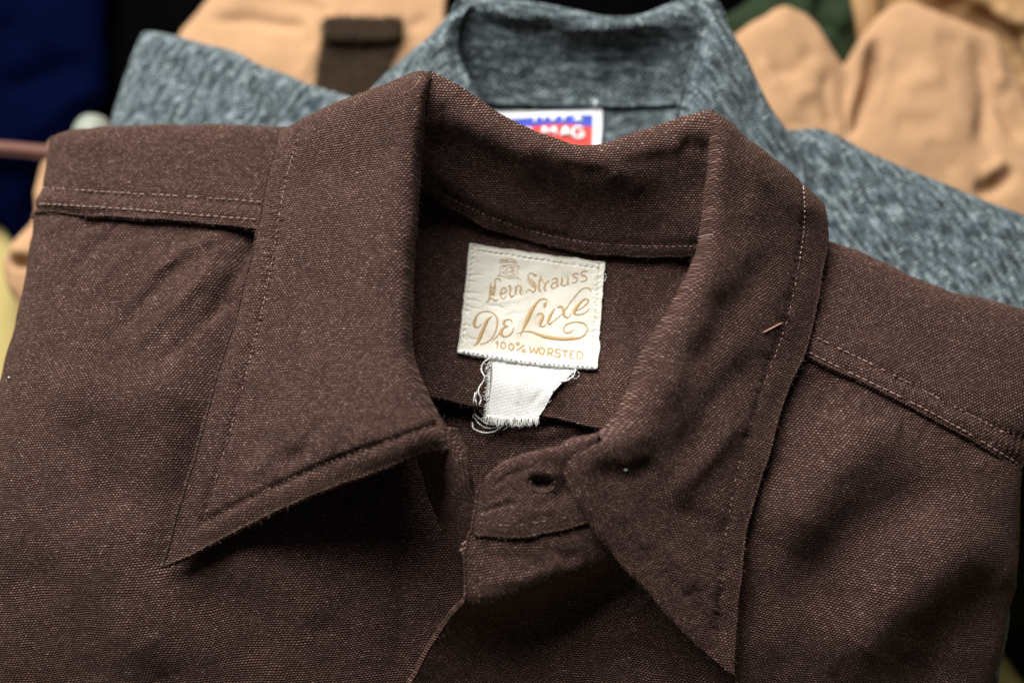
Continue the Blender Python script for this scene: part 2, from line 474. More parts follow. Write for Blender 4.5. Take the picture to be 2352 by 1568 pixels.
# left yoke, its lower edge lies over the front
patch('yoke', BS, [
 [(118, 318, 4.6, 0, .3, -1.0), (122, 312, 4.6, 0, .3, -.8), (260, 291, 5.7, 0, .3, -.8), (400, 287, 6.0, 0, .3, -.8), (520, 290, 6.1, 0, .3, -.8), (680, 292, 6.2, 0, .3, -.8)],
 [(112, 322, 4.0, 0, 0, -2.2), (122, 316, 5.2), (260, 295, 6.0), (400, 291, 6.25), (520, 294, 6.35), (680, 298, 6.4)],
 [(98, 400, 3.9, 0, 0, -2.3), (104, 398, 5.3), (250, 390, 6.2), (400, 398, 6.45), (520, 402, 6.5), (690, 410, 6.5)],
 [(84, 470, 3.9, 0, 0, -2.3), (90, 470, 5.35), (240, 475, 6.15), (400, 488, 6.4), (520, 498, 6.45), (690, 510, 6.5)],
 [(90, 486, 3.8, 0, 0, -.3), (89, 488, 5.3), (235, 494, 6.1), (400, 507, 6.35), (520, 517, 6.4), (690, 530, 6.45)]],
 WOOL, 'yoke_l', 5, thick=.22, creases=[([(85, 434), (300, 447), (620, 470)], 9, -.07, 0), ([(85, 462), (300, 472), (620, 493)], 16, .05, 0), ([(85, 480), (300, 488), (620, 508)], 5, -.03, 0),
  ([(140, 350), (220, 330), (300, 340)], 22, .04), *puckers([(90, 440), (350, 455), (640, 478)], 16, (25, 60), (5, 8), .022, 90, 5, True)], noise=((.06, 2.2), (.02, .7)), rot=-3, seed=2)
stitching(BS, 'yoke_l', [(92, 430), (200, 438), (350, 447), (480, 455), (600, 464)], WOOL_THREAD, .29, .027, skip=.12)
stitching(BS, 'yoke_l', [(90, 468), (200, 474), (350, 485), (480, 496), (600, 505)], WOOL_THREAD, .29, .030)

# right front
patch('front_panel', BS, [
 [(1720, 752, 6.10), (1836, 806, 6.25), (2000, 887, 6.20), (2160, 968, 5.95), (2275, 1030, 5.65), (2346, 1072, 5.10), (2352, 1070, 5.10, .2, 0, -3.2)],
 [(1600, 930, 6.20), (1760, 965, 6.35), (1950, 1020, 6.35), (2130, 1080, 6.15), (2262, 1125, 5.80), (2341, 1160, 5.00), (2347, 1160, 5.00, .2, 0, -3.2)],
 [(1480, 1150, 6.20), (1680, 1160, 6.50), (1900, 1180, 6.50), (2100, 1210, 6.29), (2245, 1235, 5.78), (2335, 1255, 4.86), (2341, 1255, 4.86, .2, 0, -3.2)],
 [(1330, 1340, 5.95), (1580, 1350, 6.24), (1850, 1350, 6.34), (2070, 1360, 6.12), (2222, 1370, 5.61), (2318, 1380, 4.69), (2324, 1380, 4.69, .2, 0, -3.2)],
 [(1150, 1470, 5.65), (1450, 1490, 5.85), (1780, 1500, 5.93), (2020, 1500, 5.73), (2180, 1500, 5.23), (2286, 1500, 4.33), (2292, 1500, 4.33, .2, 0, -3.2)],
 [(900, 1640, 5.12), (1250, 1650, 5.29), (1650, 1660, 5.36), (1950, 1660, 5.16), (2130, 1650, 4.69), (2250, 1640, 3.82), (2256, 1640, 3.82, .2, 0, -3.2)],
 [(760, 1800, 4.55), (1150, 1800, 4.75), (1600, 1800, 4.75), (1900, 1800, 4.55), (2100, 1800, 4.15), (2220, 1800, 3.25), (2226, 1800, 3.25, .2, 0, -3.2)]],
 WOOL, 'front_r', 6, creases=[
  ([(2060, 950), (1890, 1090), (1795, 1260)], 72, .30), ([(2200, 1090), (1950, 1230), (1800, 1420)], 62, -.24), ([(2280, 1190), (2040, 1390), (1920, 1560)], 75, .34), ([(2310, 1330), (2180, 1480), (2080, 1620)], 60, -.20),
  ([(1850, 860), (1900, 900), (1870, 960)], 40, -.10), ([(1300, 1560), (1500, 1500), (1640, 1560)], 60, -.10), ([(1780, 1420), (1700, 1540), (1640, 1640)], 60, .12),
  *puckers([(1850, 830), (2010, 905), (2170, 985), (2320, 1070)], 12, (40, 130), (8, 14), .035, 95, 4)],
 noise=((.12, 3.5), (.035, 1.1)), rot=-10, seed=3)
patch('yoke', BS, [
 [(1780, 540, 5.9, 0, .3, -.9), (1900, 553, 5.9, 0, .3, -.9), (2050, 610, 5.9, 0, .3, -.9), (2200, 670, 5.8, 0, .3, -.9), (2360, 712, 5.6, 0, .3, -.9), (2520, 760, 5.2, 0, .3, -.9)],
 [(1780, 545, 6.3), (1900, 558, 6.3), (2050, 615, 6.2), (2200, 675, 6.1), (2360, 716, 5.9), (2520, 765, 5.4)],
 [(1770, 650, 6.5), (1880, 670, 6.5), (2040, 735, 6.45), (2190, 810, 6.35), (2340, 880, 6.1), (2440, 920, 5.5)],
 [(1750, 730, 6.5), (1860, 770, 6.55), (2020, 835, 6.5), (2170, 912, 6.3), (2300, 985, 5.95), (2385, 1010, 5.3)],
 [(1735, 762, 6.45), (1845, 800, 6.5), (2006, 874, 6.45), (2158, 954, 6.2), (2282, 1022, 5.85), (2348, 1062, 5.2)],
 [(1732, 770, 6.4), (1838, 812, 6.45), (2000, 890, 6.4), (2154, 968, 6.15), (2276, 1036, 5.8), (2340, 1078, 5.1)]],
 WOOL, 'yoke_r', 5, thick=.2, creases=[([(1830, 760), (2030, 855), (2180, 930), (2360, 1010)], 10, -.07, 0), ([(1830, 780), (2015, 872), (2165, 950), (2340, 1040)], 16, .05, 0), *puckers([(1840, 775), (2015, 862), (2165, 938), (2340, 1028)], 15, (25, 70), (5, 9), .022, 90, 6, True)],
 noise=((.06, 2.2), (.02, .7)), rot=-25, seed=4)
stitching(BS, 'yoke_r', [(1845, 760), (2030, 850), (2180, 927), (2320, 1000)], WOOL_THREAD, .29, .026, skip=.3)
stitching(BS, 'yoke_r', [(1842, 802), (2004, 880), (2158, 957), (2335, 1062)], WOOL_THREAD, .29, .029, skip=.1)

# inside of the neck
patch('inner_back', BS, [
 [(900, 880, 4.9), (1050, 895, 4.8), (1180, 905, 4.75), (1320, 925, 4.8), (1500, 930, 5.0)],
 [(920, 980, 4.7), (1060, 985, 4.6), (1190, 990, 4.55), (1330, 1000, 4.6), (1500, 1010, 4.9)],
 [(940, 1120, 4.7), (1070, 1130, 4.6), (1190, 1140, 4.6), (1330, 1150, 4.7), (1500, 1150, 5.0)],
 [(960, 1300, 5.0), (1080, 1310, 5.0), (1190, 1320, 5.0), (1330, 1330, 5.1), (1500, 1330, 5.2)]],
 WOOL, 'inner_back', 6, creases=[([(1085, 960), (1083, 1120)], 7, -.06, 0), ([(1130, 985), (1250, 1000), (1380, 975)], 16, .10)], noise=((.08, 2), (.03, .8)), rot=3, seed=5)
patch('inner_yoke', BS, [
 [(900, 415, 6.3), (960, 432, 6.3), (1050, 470, 6.25), (1200, 520, 6.2), (1350, 552, 6.2), (1500, 564, 6.25), (1600, 563, 6.4), (1680, 556, 6.6)],
 [(905, 590, 6.1), (970, 600, 5.9), (1060, 620, 5.75), (1200, 650, 5.65), (1350, 668, 5.65), (1500, 678, 5.75), (1600, 682, 6.0), (1680, 690, 6.3)],
 [(915, 750, 6.0), (980, 762, 5.7), (1070, 780, 5.4), (1200, 802, 5.3), (1330, 815, 5.3), (1450, 820, 5.5), (1540, 820, 5.8), (1620, 820, 6.1)],
 [(940, 880, 5.9), (1000, 890, 5.55), (1090, 905, 5.25), (1200, 922, 5.15), (1310, 942, 5.2), (1390, 955, 5.5), (1460, 945, 5.8), (1530, 930, 6.0)],
 [(950, 905, 5.85), (1005, 914, 5.5), (1092, 930, 5.2), (1200, 948, 5.1), (1305, 968, 5.15), (1385, 983, 5.45), (1455, 970, 5.75), (1525, 955, 5.9)]],
 WOOL, 'inner_yoke', 6, thick=.16, creases=[([(960, 620), (1010, 760), (1020, 880)], 22, -.04), ([(1420, 620), (1440, 780), (1400, 940)], 28, .05)], noise=((.06, 2), (.02, .7)), rot=4, seed=6)
# collar: inside of the back, standing up and turning over at the fold
def back_row(f, pts): return pts
patch('collar_back', BS, [
 [(985, 182, 10.4, 0, 0.60, -2.4), (1050, 222, 10.3, 0, 0.60, -2.4), (1150, 282, 9.9, 0, 0.60, -2.4), (1250, 322, 9.6, 0, 0.60, -2.4), (1350, 350, 9.4, 0, 0.60, -2.4), (1400, 342, 9.4, 0, 0.60, -2.4), (1500, 312, 9.6, 0, 0.60, -2.4), (1590, 282, 10.0, 0, 0.60, -2.4), (1640, 270, 10.1, 0, 0.60, -2.4)],
 [(980, 166, 10.6, 0, .08, -.3), (1048, 206, 10.5, 0, .08, -.25), (1150, 270, 10.0, 0, .08, -.25), (1250, 311, 9.7, 0, .08, -.25), (1350, 338, 9.5, 0, .08, -.25), (1400, 330, 9.5, 0, .08, -.25), (1500, 298, 9.7, 0, .08, -.25), (1590, 270, 10.1, 0, .08, -.25), (1644, 258, 10.2, 0, .08, -.25)],
 [(968, 190, 10.4), (1035, 232, 10.3), (1140, 292, 9.9), (1245, 332, 9.6), (1348, 360, 9.35), (1402, 352, 9.35), (1502, 325, 9.55), (1592, 294, 9.95), (1655, 282, 10.1)],
 [(940, 300, 9.6), (1015, 330, 9.0), (1120, 385, 8.5), (1235, 425, 8.2), (1345, 450, 8.0), (1420, 455, 8.0), (1515, 445, 8.2), (1600, 425, 8.6), (1670, 410, 9.1)],
 [(905, 380, 8.8), (990, 405, 8.1), (1100, 465, 7.4), (1225, 510, 7.0), (1343, 535, 6.85), (1430, 540, 6.9), (1525, 540, 7.1), (1620, 525, 7.8), (1720, 500, 8.5)],
 [(900, 415, 8.4), (975, 437, 7.5), (1075, 492, 6.8), (1210, 542, 6.45), (1342, 570, 6.4), (1435, 578, 6.45), (1530, 582, 6.6), (1625, 575, 7.2), (1730, 550, 7.9)],
 [(898, 422, 8.35), (972, 444, 7.4), (1070, 500, 6.65), (1207, 549, 6.35), (1342, 577, 6.3), (1437, 585, 6.35), (1532, 589, 6.5), (1628, 582, 7.1), (1734, 556, 7.8)]],
 WOOL, 'collar_back', 5, thick=.22, creases=[
  ([(980, 425), (1080, 475), (1210, 524), (1342, 552), (1440, 560), (1620, 560)], 8, -.05, 0), ([(1020, 290), (1090, 345), (1190, 375)], 24, -.05), ([(1080, 300), (1150, 345), (1230, 360)], 20, .04),
  ([(1400, 385), (1440, 410), (1470, 450)], 20, .06), ([(1420, 380), (1500, 370), (1590, 345)], 20, -.05), ([(1560, 325), (1600, 335), (1632, 350)], 22, -.10), ([(1280, 375), (1350, 400), (1400, 395)], 16, -.04), ([(1005, 230), (1015, 280), (1000, 350)], 20, -.06)],
 noise=((.13, 2.2), (.07, .9)), rot=0, seed=7)
stitching(BS, 'collar_back', [(985, 428), (1080, 478), (1210, 528), (1342, 556), (1440, 564), (1600, 566)], WOOL_THREAD, .24, .018, .55, skip=.15, lift=0.004)
# collar: left leaf
patch('collar_leaf', BS, [
 [(650, 300, 6.6, .3, 0.40, -1.6), (735, 262, 7.6, .2, 0.45, -1.8), (810, 228, 8.4, .2, 0.50, -2.0), (895, 192, 9.3, .1, 0.55, -2.2), (972, 172, 10.2, .1, 0.60, -2.4), (985, 176, 10.2, .2, 0.60, -2.4)],
 [(636, 298, 7.0, 0, .1, -.4), (718, 255, 8.0, 0, .1, -.4), (797, 222, 9.0, 0, .1, -.4), (887, 184, 10.0, 0, .1, -.4), (972, 160, 10.8, 0, .1, -.35), (987, 166, 10.6, .1, .1, -.6)],
 [(638, 312, 7.1), (715, 270, 8.2), (795, 238, 9.2), (885, 202, 10.2), (968, 184, 10.95), (984, 186, 10.6)],
 [(616, 400, 7.32), (702, 385, 8.2), (790, 365, 9.15), (882, 340, 10.05), (958, 318, 10.5), (974, 320, 9.9)],
 [(592, 520, 7.25), (680, 515, 8.0), (770, 505, 8.9), (865, 490, 9.6), (946, 470, 9.8), (962, 470, 9.1)],
 [(560, 660, 7.08), (650, 660, 7.7), (750, 655, 8.5), (850, 645, 9.3), (930, 640, 9.4), (948, 640, 8.7)],
 [(520, 800, 6.98), (620, 805, 7.5), (730, 805, 8.4), (840, 800, 9.05), (928, 790, 9.2), (950, 790, 8.5)],
 [(480, 930, 6.92), (590, 945, 7.3), (710, 945, 8.3), (840, 935, 9.1), (955, 910, 9.3), (984, 908, 8.5)],
 [(438, 1080, 6.85), (555, 1070, 7.2), (700, 1040, 8.3), (840, 1010, 9.05), (975, 965, 9.4), (1016, 966, 8.6)],
 [(398, 1216, 6.6), (540, 1158, 7.15), (715, 1090, 8.2), (855, 1045, 8.95), (985, 1000, 9.35), (1034, 1000, 8.6)],
 [(376, 1300, 6.55), (545, 1218, 7.1), (728, 1130, 8.1), (868, 1080, 8.75), (992, 1034, 9.05), (1044, 1032, 8.6)]],
 WOOL, 'leaf_l', 5, thick=.27, creases=[
  ([(680, 300), (655, 420), (632, 560), (600, 720), (560, 880), (520, 1020), (462, 1200)], 8, -.085, 0), ([(468, 1196), (600, 1130), (760, 1060), (880, 1015), (1000, 975)], 8, -.118, 0),
  ([(640, 420), (612, 560), (575, 720), (535, 880), (490, 1030)], 18, .05, 0), ([(480, 1215), (620, 1150), (780, 1083), (990, 1010)], 18, .05, 0),
  ([(600, 1000), (650, 1050), (720, 1040)], 20, -.05), ([(560, 1100), (600, 1060), (640, 1010)], 16, .05), ([(640, 1090), (690, 1030), (740, 960)], 18, -.05), ([(900, 340), (920, 460), (930, 600)], 26, .06),
  *puckers([(684, 320), (655, 420), (632, 560), (600, 720), (560, 880), (520, 1020), (470, 1190)], 24, (25, 65), (5, 8), .024, 90, 7, True), *puckers([(474, 1193), (600, 1130), (760, 1060), (880, 1015), (990, 978)], 16, (30, 80), (5, 9), .026, 90, 8, True)],
 noise=((.07, 2.4), (.03, .8)), rot=-4, seed=8)
stitching(BS, 'leaf_l', [(684, 320), (655, 420), (632, 560), (600, 720), (560, 880), (520, 1020), (470, 1190)], WOOL_THREAD, .24, .020, .55, skip=.25)
stitching(BS, 'leaf_l', [(474, 1193), (600, 1130), (760, 1060), (880, 1015), (990, 978)], WOOL_THREAD, .24, .018, .55, skip=.5, lift=.0)
# collar: right leaf
patch('collar_leaf', BS, [
 [(1640, 275, 9.8, -.4, 0.60, -2.4), (1655, 280, 9.8, 0, 0.60, -2.4), (1715, 318, 9.3, 0, 0.55, -2.2), (1780, 370, 8.6, 0, 0.47, -1.9), (1845, 425, 7.8, 0, 0.40, -1.6), (1900, 480, 7.0, 0, 0.30, -1.2)],
 [(1634, 262, 10.4, 0, .1, -.6), (1646, 257, 10.5, 0, .1, -.35), (1706, 300, 10.0, 0, .1, -.35), (1774, 355, 9.3, 0, .1, -.35), (1842, 410, 8.5, 0, .1, -.35), (1898, 468, 7.5, 0, .1, -.3)],
 [(1634, 285, 10.1), (1650, 282, 10.5), (1704, 322, 10.0), (1772, 374, 9.35), (1840, 428, 8.5), (1897, 482, 7.5)],
 [(1622, 420, 9.2), (1640, 420, 9.9), (1695, 440, 9.7), (1765, 470, 9.1), (1832, 505, 8.3), (1898, 545, 7.3)],
 [(1596, 580, 8.7), (1622, 580, 9.4), (1685, 592, 9.3), (1752, 608, 8.7), (1820, 630, 7.9), (1886, 655, 7.0)],
 [(1530, 710, 8.4), (1562, 712, 9.1), (1640, 725, 9.0), (1715, 745, 8.4), (1790, 770, 7.6), (1858, 790, 6.8)],
 [(1455, 850, 8.0), (1492, 855, 8.75), (1585, 868, 8.65), (1665, 888, 8.1), (1740, 910, 7.4), (1800, 930, 6.82)],
 [(1372, 985, 7.9), (1415, 990, 8.6), (1515, 1005, 8.4), (1605, 1025, 7.9), (1690, 1050, 7.35), (1755, 1075, 6.95)],
 [(1280, 1032, 8.2), (1310, 1050, 8.75), (1432, 1098, 8.35), (1545, 1140, 7.7), (1640, 1175, 7.3), (1718, 1205, 7.0)],
 [(1318, 1150, 8.2), (1340, 1164, 8.4), (1450, 1210, 8.05), (1550, 1250, 7.5), (1640, 1288, 7.15), (1706, 1315, 6.92)],
 [(1398, 1262, 7.9), (1416, 1272, 7.95), (1500, 1312, 7.65), (1580, 1350, 7.25), (1648, 1382, 6.9), (1696, 1405, 6.82)],
 [(1502, 1382, 7.5), (1516, 1390, 7.5), (1570, 1420, 7.3), (1620, 1445, 7.05), (1660, 1465, 6.8), (1690, 1478, 6.8)],
 [(1600, 1482, 7.05), (1608, 1487, 7.05), (1636, 1500, 6.95), (1658, 1511, 6.85), (1675, 1519, 6.75), (1687, 1525, 6.7)],
 [(1664, 1536, 6.8), (1667, 1538, 6.8), (1672, 1540, 6.78), (1677, 1542, 6.76), (1682, 1544, 6.73), (1686, 1546, 6.7)]],
 WOOL, 'leaf_r', 5, thick=.21, creases=[
  ([(1845, 420), (1848, 500), (1836, 600), (1812, 720), (1768, 850), (1722, 980), (1690, 1100), (1666, 1240), (1652, 1420)], 9, -.055, 0), ([(1390, 1120), (1440, 1220), (1530, 1320), (1600, 1400), (1660, 1460)], 9, -.035, 0),
  ([(1790, 560), (1730, 660), (1640, 760), (1560, 880)], 40, -.14), ([(1750, 800), (1640, 930), (1540, 1080)], 36, -.12), ([(1660, 700), (1590, 800), (1500, 950)], 36, .10), ([(1700, 960), (1600, 1080), (1520, 1160)], 26, .08),
  ([(1360, 1080), (1450, 1090), (1520, 1060)], 26, -.10), ([(1560, 1160), (1620, 1200), (1660, 1260)], 24, -.08), ([(1520, 1240), (1570, 1300), (1600, 1360)], 18, .06), ([(1700, 330), (1740, 420), (1720, 520)], 30, .06),
  *puckers([(1845, 420), (1848, 500), (1836, 600), (1812, 720), (1768, 850), (1722, 980), (1690, 1100), (1666, 1240), (1652, 1420)], 26, (25, 80), (5, 9), .017, 90, 9, True), *puckers([(1390, 1120), (1440, 1220), (1530, 1320), (1600, 1400), (1660, 1460)], 12, (30, 80), (5, 9), .015, 90, 10, True)],
 noise=((.09, 2.0), (.035, .8)), rot=-14, seed=9)
stitching(BS, 'leaf_r', [(1845, 425), (1848, 500), (1836, 600)], plain('pale_thread', (.42, .30, .25), .7, .2, 900), .24, .024, .6)
stitching(BS, 'leaf_r', [(1836, 600), (1812, 720), (1768, 850)], WOOL_THREAD, .24, .020, .55, skip=.25)
stitching(BS, 'leaf_r', [(1768, 850), (1722, 980), (1690, 1100), (1666, 1240)], WOOL_THREAD, .24, .016, .55, skip=.5, lift=0)
# collar stands at the front
patch('collar_stand', BS, [
 [(950, 985, 8.3), (985, 990, 8.8), (1022, 985, 8.9), (1042, 985, 8.6), (1046, 990, 8.4, .05, 0, -.6)],
 [(955, 1030, 7.8), (996, 1030, 8.3), (1032, 1030, 8.8), (1056, 1034, 8.7), (1060, 1036, 8.5, .05, 0, -.6)],
 [(972, 1090, 7.2), (1015, 1090, 7.8), (1048, 1090, 8.5), (1072, 1092, 8.5), (1076, 1094, 8.3, .05, 0, -.6)],
 [(992, 1150, 6.7), (1030, 1150, 7.4), (1060, 1150, 8.1), (1081, 1152, 8.15), (1085, 1154, 7.9, .05, 0, -.6)],
 [(1015, 1210, 6.4), (1044, 1210, 7.0), (1066, 1210, 7.6), (1083, 1212, 7.7), (1087, 1213, 7.5, .05, 0, -.6)],
 [(1042, 1268, 6.3), (1054, 1268, 6.6), (1066, 1268, 6.9), (1078, 1268, 6.9), (1082, 1268, 6.8, .05, 0, -.6)],
 [(1056, 1300, 6.1), (1062, 1300, 6.2), (1068, 1300, 6.3), (1074, 1300, 6.3), (1077, 1300, 6.3, .05, 0, -.5)]],
 WOOL, 'stand_l', 4, thick=.2, creases=[([(1030, 1040), (1050, 1120), (1062, 1200)], 6, -.03, 0)], noise=((.04, 1.2), (.02, .6)), rot=20, seed=10)
patch('placket', BS, [
 [(1082, 1216, 7.9), (1160, 1222, 8.15), (1250, 1210, 8.15), (1340, 1182, 7.9), (1420, 1160, 7.5)],
 [(1076, 1246, 7.95), (1160, 1248, 8.2), (1255, 1238, 8.2), (1345, 1212, 7.95), (1424, 1190, 7.5)],
 [(1070, 1310, 7.9), (1160, 1310, 8.15), (1262, 1295, 8.1), (1352, 1265, 7.8), (1430, 1240, 7.3)],
 [(1066, 1372, 7.8), (1160, 1362, 8.0), (1272, 1332, 7.9), (1362, 1298, 7.5), (1440, 1280, 7.0)],
 [(1048, 1400, 7.2), (1145, 1396, 7.15), (1262, 1362, 7.05), (1358, 1326, 6.8), (1445, 1305, 6.6)],
 [(1008, 1458, 6.38), (1098, 1462, 5.97), (1215, 1430, 5.99), (1340, 1382, 6.03), (1450, 1350, 6.04)],
 [(945, 1566, 5.85), (1040, 1575, 5.32), (1180, 1525, 5.41), (1325, 1450, 5.60), (1460, 1400, 5.75)],
 [(885, 1680, 5.39), (990, 1690, 4.86), (1150, 1640, 4.97), (1310, 1560, 5.17), (1465, 1500, 5.33)],
 [(800, 1840, 4.9), (910, 1850, 4.5), (1090, 1810, 4.4), (1280, 1740, 4.4), (1465, 1680, 4.4)]],
 WOOL, 'placket', 4, thick=.24, creases=[([(1100, 1270), (1160, 1285), (1230, 1275)], 12, -.03), ([(1100, 1330), (1200, 1330), (1300, 1290)], 16, .04), ([(1120, 1250), (1112, 1320), (1108, 1375)], 5, -.025, 0), ([(1240, 1250), (1300, 1280), (1340, 1260)], 14, -.03)],
 noise=((.05, 1.3), (.03, .6)), rot=8, seed=11)
patch('collar_stand', BS, [
 [(1130, 1088, 8.2, .0, .2, -.9), (1163, 1062, 8.4, 0, .2, -.9), (1217, 1045, 8.6, 0, .2, -.9), (1290, 1029, 8.7, 0, .2, -.9), (1370, 1010, 8.7, 0, .2, -.9)],
 [(1124, 1086, 8.3), (1160, 1059, 8.5), (1215, 1042, 8.7), (1290, 1026, 8.8), (1370, 1005, 8.8)],
 [(1103, 1115, 8.3), (1155, 1102, 8.5), (1215, 1092, 8.6), (1290, 1082, 8.6), (1370, 1070, 8.4)],
 [(1094, 1160, 8.2), (1150, 1160, 8.45), (1215, 1150, 8.5), (1290, 1140, 8.4), (1375, 1130, 8.1)],
 [(1088, 1205, 8.15), (1150, 1212, 8.4), (1215, 1208, 8.45), (1290, 1195, 8.35), (1380, 1168, 8.0)],
 [(1087, 1224, 8.1), (1150, 1232, 8.35), (1215, 1229, 8.4), (1290, 1214, 8.3), (1382, 1186, 7.95)]],
 WOOL, 'stand_r', 4, thick=.26, creases=[
  ([(1098, 1180), (1140, 1162), (1200, 1150)], 6, -.04), ([(1212, 1106), (1240, 1112), (1280, 1112)], 8, -.11, 4), ([(1215, 1118), (1250, 1122), (1280, 1116)], 22, -.05, 4), ([(1200, 1085), (1245, 1082), (1290, 1092)], 12, .045), ([(1215, 1140), (1250, 1138), (1285, 1120)], 9, .03),
  ([(1130, 1120), (1170, 1090), (1230, 1070)], 5, -.03), ([(1110, 1150), (1160, 1130), (1210, 1135)], 10, -.02), ([(1150, 1190), (1220, 1180), (1290, 1160)], 12, .02), ([(1260, 1150), (1300, 1120), (1320, 1080)], 14, -.05)], noise=((.04, 1.2), (.02, .6)), rot=-14, seed=12)
stitching(BS, 'stand_r', [(1100, 1200), (1150, 1206), (1215, 1202), (1300, 1188)], WOOL_THREAD, .24, .016, .5, skip=.3, lift=0)
stitching(BS, 'placket', [(1108, 1262), (1104, 1320), (1100, 1385)], WOOL_THREAD, .24, .016, .5, skip=.3, lift=0)
# buttonhole: dark slit with a worked thread loop
g = Geo()
for rr, a0, a1 in ((26, -20, 200), (20, -10, 190)):
    pts = []
    for k in range(15):
        a = R(a0 + (a1 - a0) * k / 14)
        p, n = on('stand_r', 1246 + rr * 1.15 * math.cos(a), 1110 + rr * .8 * math.sin(a), .03 + .02 * math.sin(k * 2.1))
        if p is not None: pts.append(p)
    V, F = tube_geo(pts, .00034 * (1 + .3 * np.sin(np.arange(len(pts)) * 2.3)), 6); g.add(V, F)
g.build('buttonhole', plain('dark_brown_thread', (.085, .05, .042), .7, .3, 900), BS)
g = Geo()
for (x, y) in ((1067, 1248), (1070, 1256), (1063, 1262), (1068, 1268), (1072, 1244)):
    p, n = on('stand_l', x, y, .05)
    if p is not None:
        V, F = tube_geo([p + np.array([-.0008, 0, -.0003]), p + np.array([-.0003, 0, .0003]), p + np.array([.0003, 0.0002, .0003]), p + np.array([.0008, 0, -.0003])], [.0003, .0007, .0007, .0003], 6); g.add(V, F)
g.build('bar_tack', WOOL_THREAD, BS, kind='stuff')


# ------------------------------------------------------------------ sewn label in the neck
def satin(name):
    b = NB(name)
    uv = b.uv(); x, y, _ = b.sep(uv)
    w = b.math('SINE', b.math('MULTIPLY', x, 2 * math.pi / .00042))
    v = b.math('SINE', b.math('MULTIPLY', y, 2 * math.pi / .0011))
    n = b.noise(uv, 90, 4, .6); st = b.noise(b.vec('MULTIPLY', uv, (70, 45, 1)), 1.0, 3, .6)
    f = b.math('MULTIPLY', b.math('MAXIMUM', b.math('SUBTRACT', st, .52), 0.0), 2.6)
    col = b.mix(f, rgb((.87, .835, .72)), rgb((.62, .52, .34)))
    k = b.math('ADD', b.math('MULTIPLY', w, .035), .965)
    col = b.mix(1.0, col, b.comb(k, k, k), 'MULTIPLY')
    b.link(col, b.b.inputs['Base Color'])
    b.b.inputs['Roughness'].default_value = .6; b.b.inputs['Specular IOR Level'].default_value = .3
    b.b.inputs['Sheen Weight'].default_value = .1
    b.bump(b.math('ADD', b.math('MULTIPLY', w, .4), b.math('ADD', b.math('MULTIPLY', v, .15), n)), .35, .0003)
    return b.m
def gold_thread(name):
    b = NB(name)
    uv = b.uv(); x, y, _ = b.sep(uv)
    w = b.math('ADD', b.math('MULTIPLY', b.math('SINE', b.math('MULTIPLY', x, 2 * math.pi / .00052)), .5), .5)
    edge = b.math('ABSOLUTE', y)                      # -1..1 across the stroke
    n = b.noise(uv, 900, 2)
    f = b.math('MULTIPLY', b.math('ADD', b.math('MULTIPLY', w, .55), b.math('MULTIPLY', n, .6)), b.math('SUBTRACT', 1.15, b.math('MULTIPLY', b.math('POWER', edge, 3.0), .85)))
    b.link(b.ramp(f, [(.12, (.22, .115, .03)), (.5, (.46, .275, .095)), (.85, (.80, .54, .25))]), b.b.inputs['Base Color'])
    b.b.inputs['Roughness'].default_value = .42; b.b.inputs['Specular IOR Level'].default_value = .5
    b.bump(w, .6, .0002)
    return b.m
SATIN = satin('cream_satin')
GOLD = gold_thread('gold_thread')
COTTON = plain('white_cotton_thread', (.90, .90, .85), .8, .1, 2000, 0, .2)
GAUZE = woven('white_gauze', [(.05, (.50, .50, .46)), (.3, (.84, .85, .81)), (1, (.92, .925, .90))], px=.0011, py=.00055, rnd=.25, warp=.0004, bump=(.6, .0004), sheen=.0, blotch=(60, .95, 1.05), soft=.2)

def c5(x, y): return ((1050 + x * 500 / 1452) * .9408, (560 + y * 540 / 1568) * .9408)
def c6(x, y): return ((1140 + x / 6.72) * .9408, (590 + y / 6.72) * .9408)
def c7(x, y): return ((1100 + x / 6.0308) * .9408, (740 + y / 6.03) * .9408)

SLOPE = 0.0
# the label lies on the inner yoke: build its corner points on that cloth
rows = []
TL, TR, BR, BL = (283, 104), (1240, 240), (1186, 985), (196, 868)
for j in range(6):
    r = []
    for i in range(6):
        u, v = i / 5, j / 5
        x = (TL[0] * (1 - u) + TR[0] * u) * (1 - v) + (BL[0] * (1 - u) + BR[0] * u) * v
        y = (TL[1] * (1 - u) + TR[1] * u) * (1 - v) + (BL[1] * (1 - u) + BR[1] * u) * v
        px, py = c5(x, y)
        p, n = on('inner_yoke', px, py, .10)
        q = proj(p)
        r.append((q[0], q[1], p[2] * 100 - ZOFF))
    rows.append(r)
pk = []
rl = random.Random(3)
for k in range(17):                                        # puckers drawn in by the side stitches
    v = (k + .5 + rl.uniform(-.3, .3)) / 17
    for side in (0, 1):
        x0 = TL[0] * (1 - v) + BL[0] * v if side == 0 else TR[0] * (1 - v) + BR[0] * v
        y0 = TL[1] * (1 - v) + BL[1] * v if side == 0 else TR[1] * (1 - v) + BR[1] * v
        ln = rl.uniform(60, 150) * (1 if side == 0 else -.8)
        pk.append(([c5(x0, y0), c5(x0 + ln * .5, y0 + ln * .10), c5(x0 + ln, y0 + ln * rl.uniform(.05, .3))], 2.2, rl.choice((-.015, .018, -.022)), 2.2))
pk += [([c5(370, 530), c5(480, 545), c5(560, 575)], 4, -.025, 3), ([c5(520, 620), c5(600, 590), c5(690, 600)], 4, -.02, 3), ([c5(245, 735), c5(280, 770), c5(340, 785)], 3, -.03, 3), ([c5(420, 520), c5(560, 500), c5(700, 480)], 6, .02, 3)]
edge_in = lambda a, b: None
for (A, B) in ((TL, BL), (TR, BR)):
    sgn = 1 if A is TL else -1
    pk.append(([c5(A[0] + 32 * sgn, A[1] + 10), c5(B[0] + 32 * sgn, B[1] - 30)], 3.0, -.03, 0))
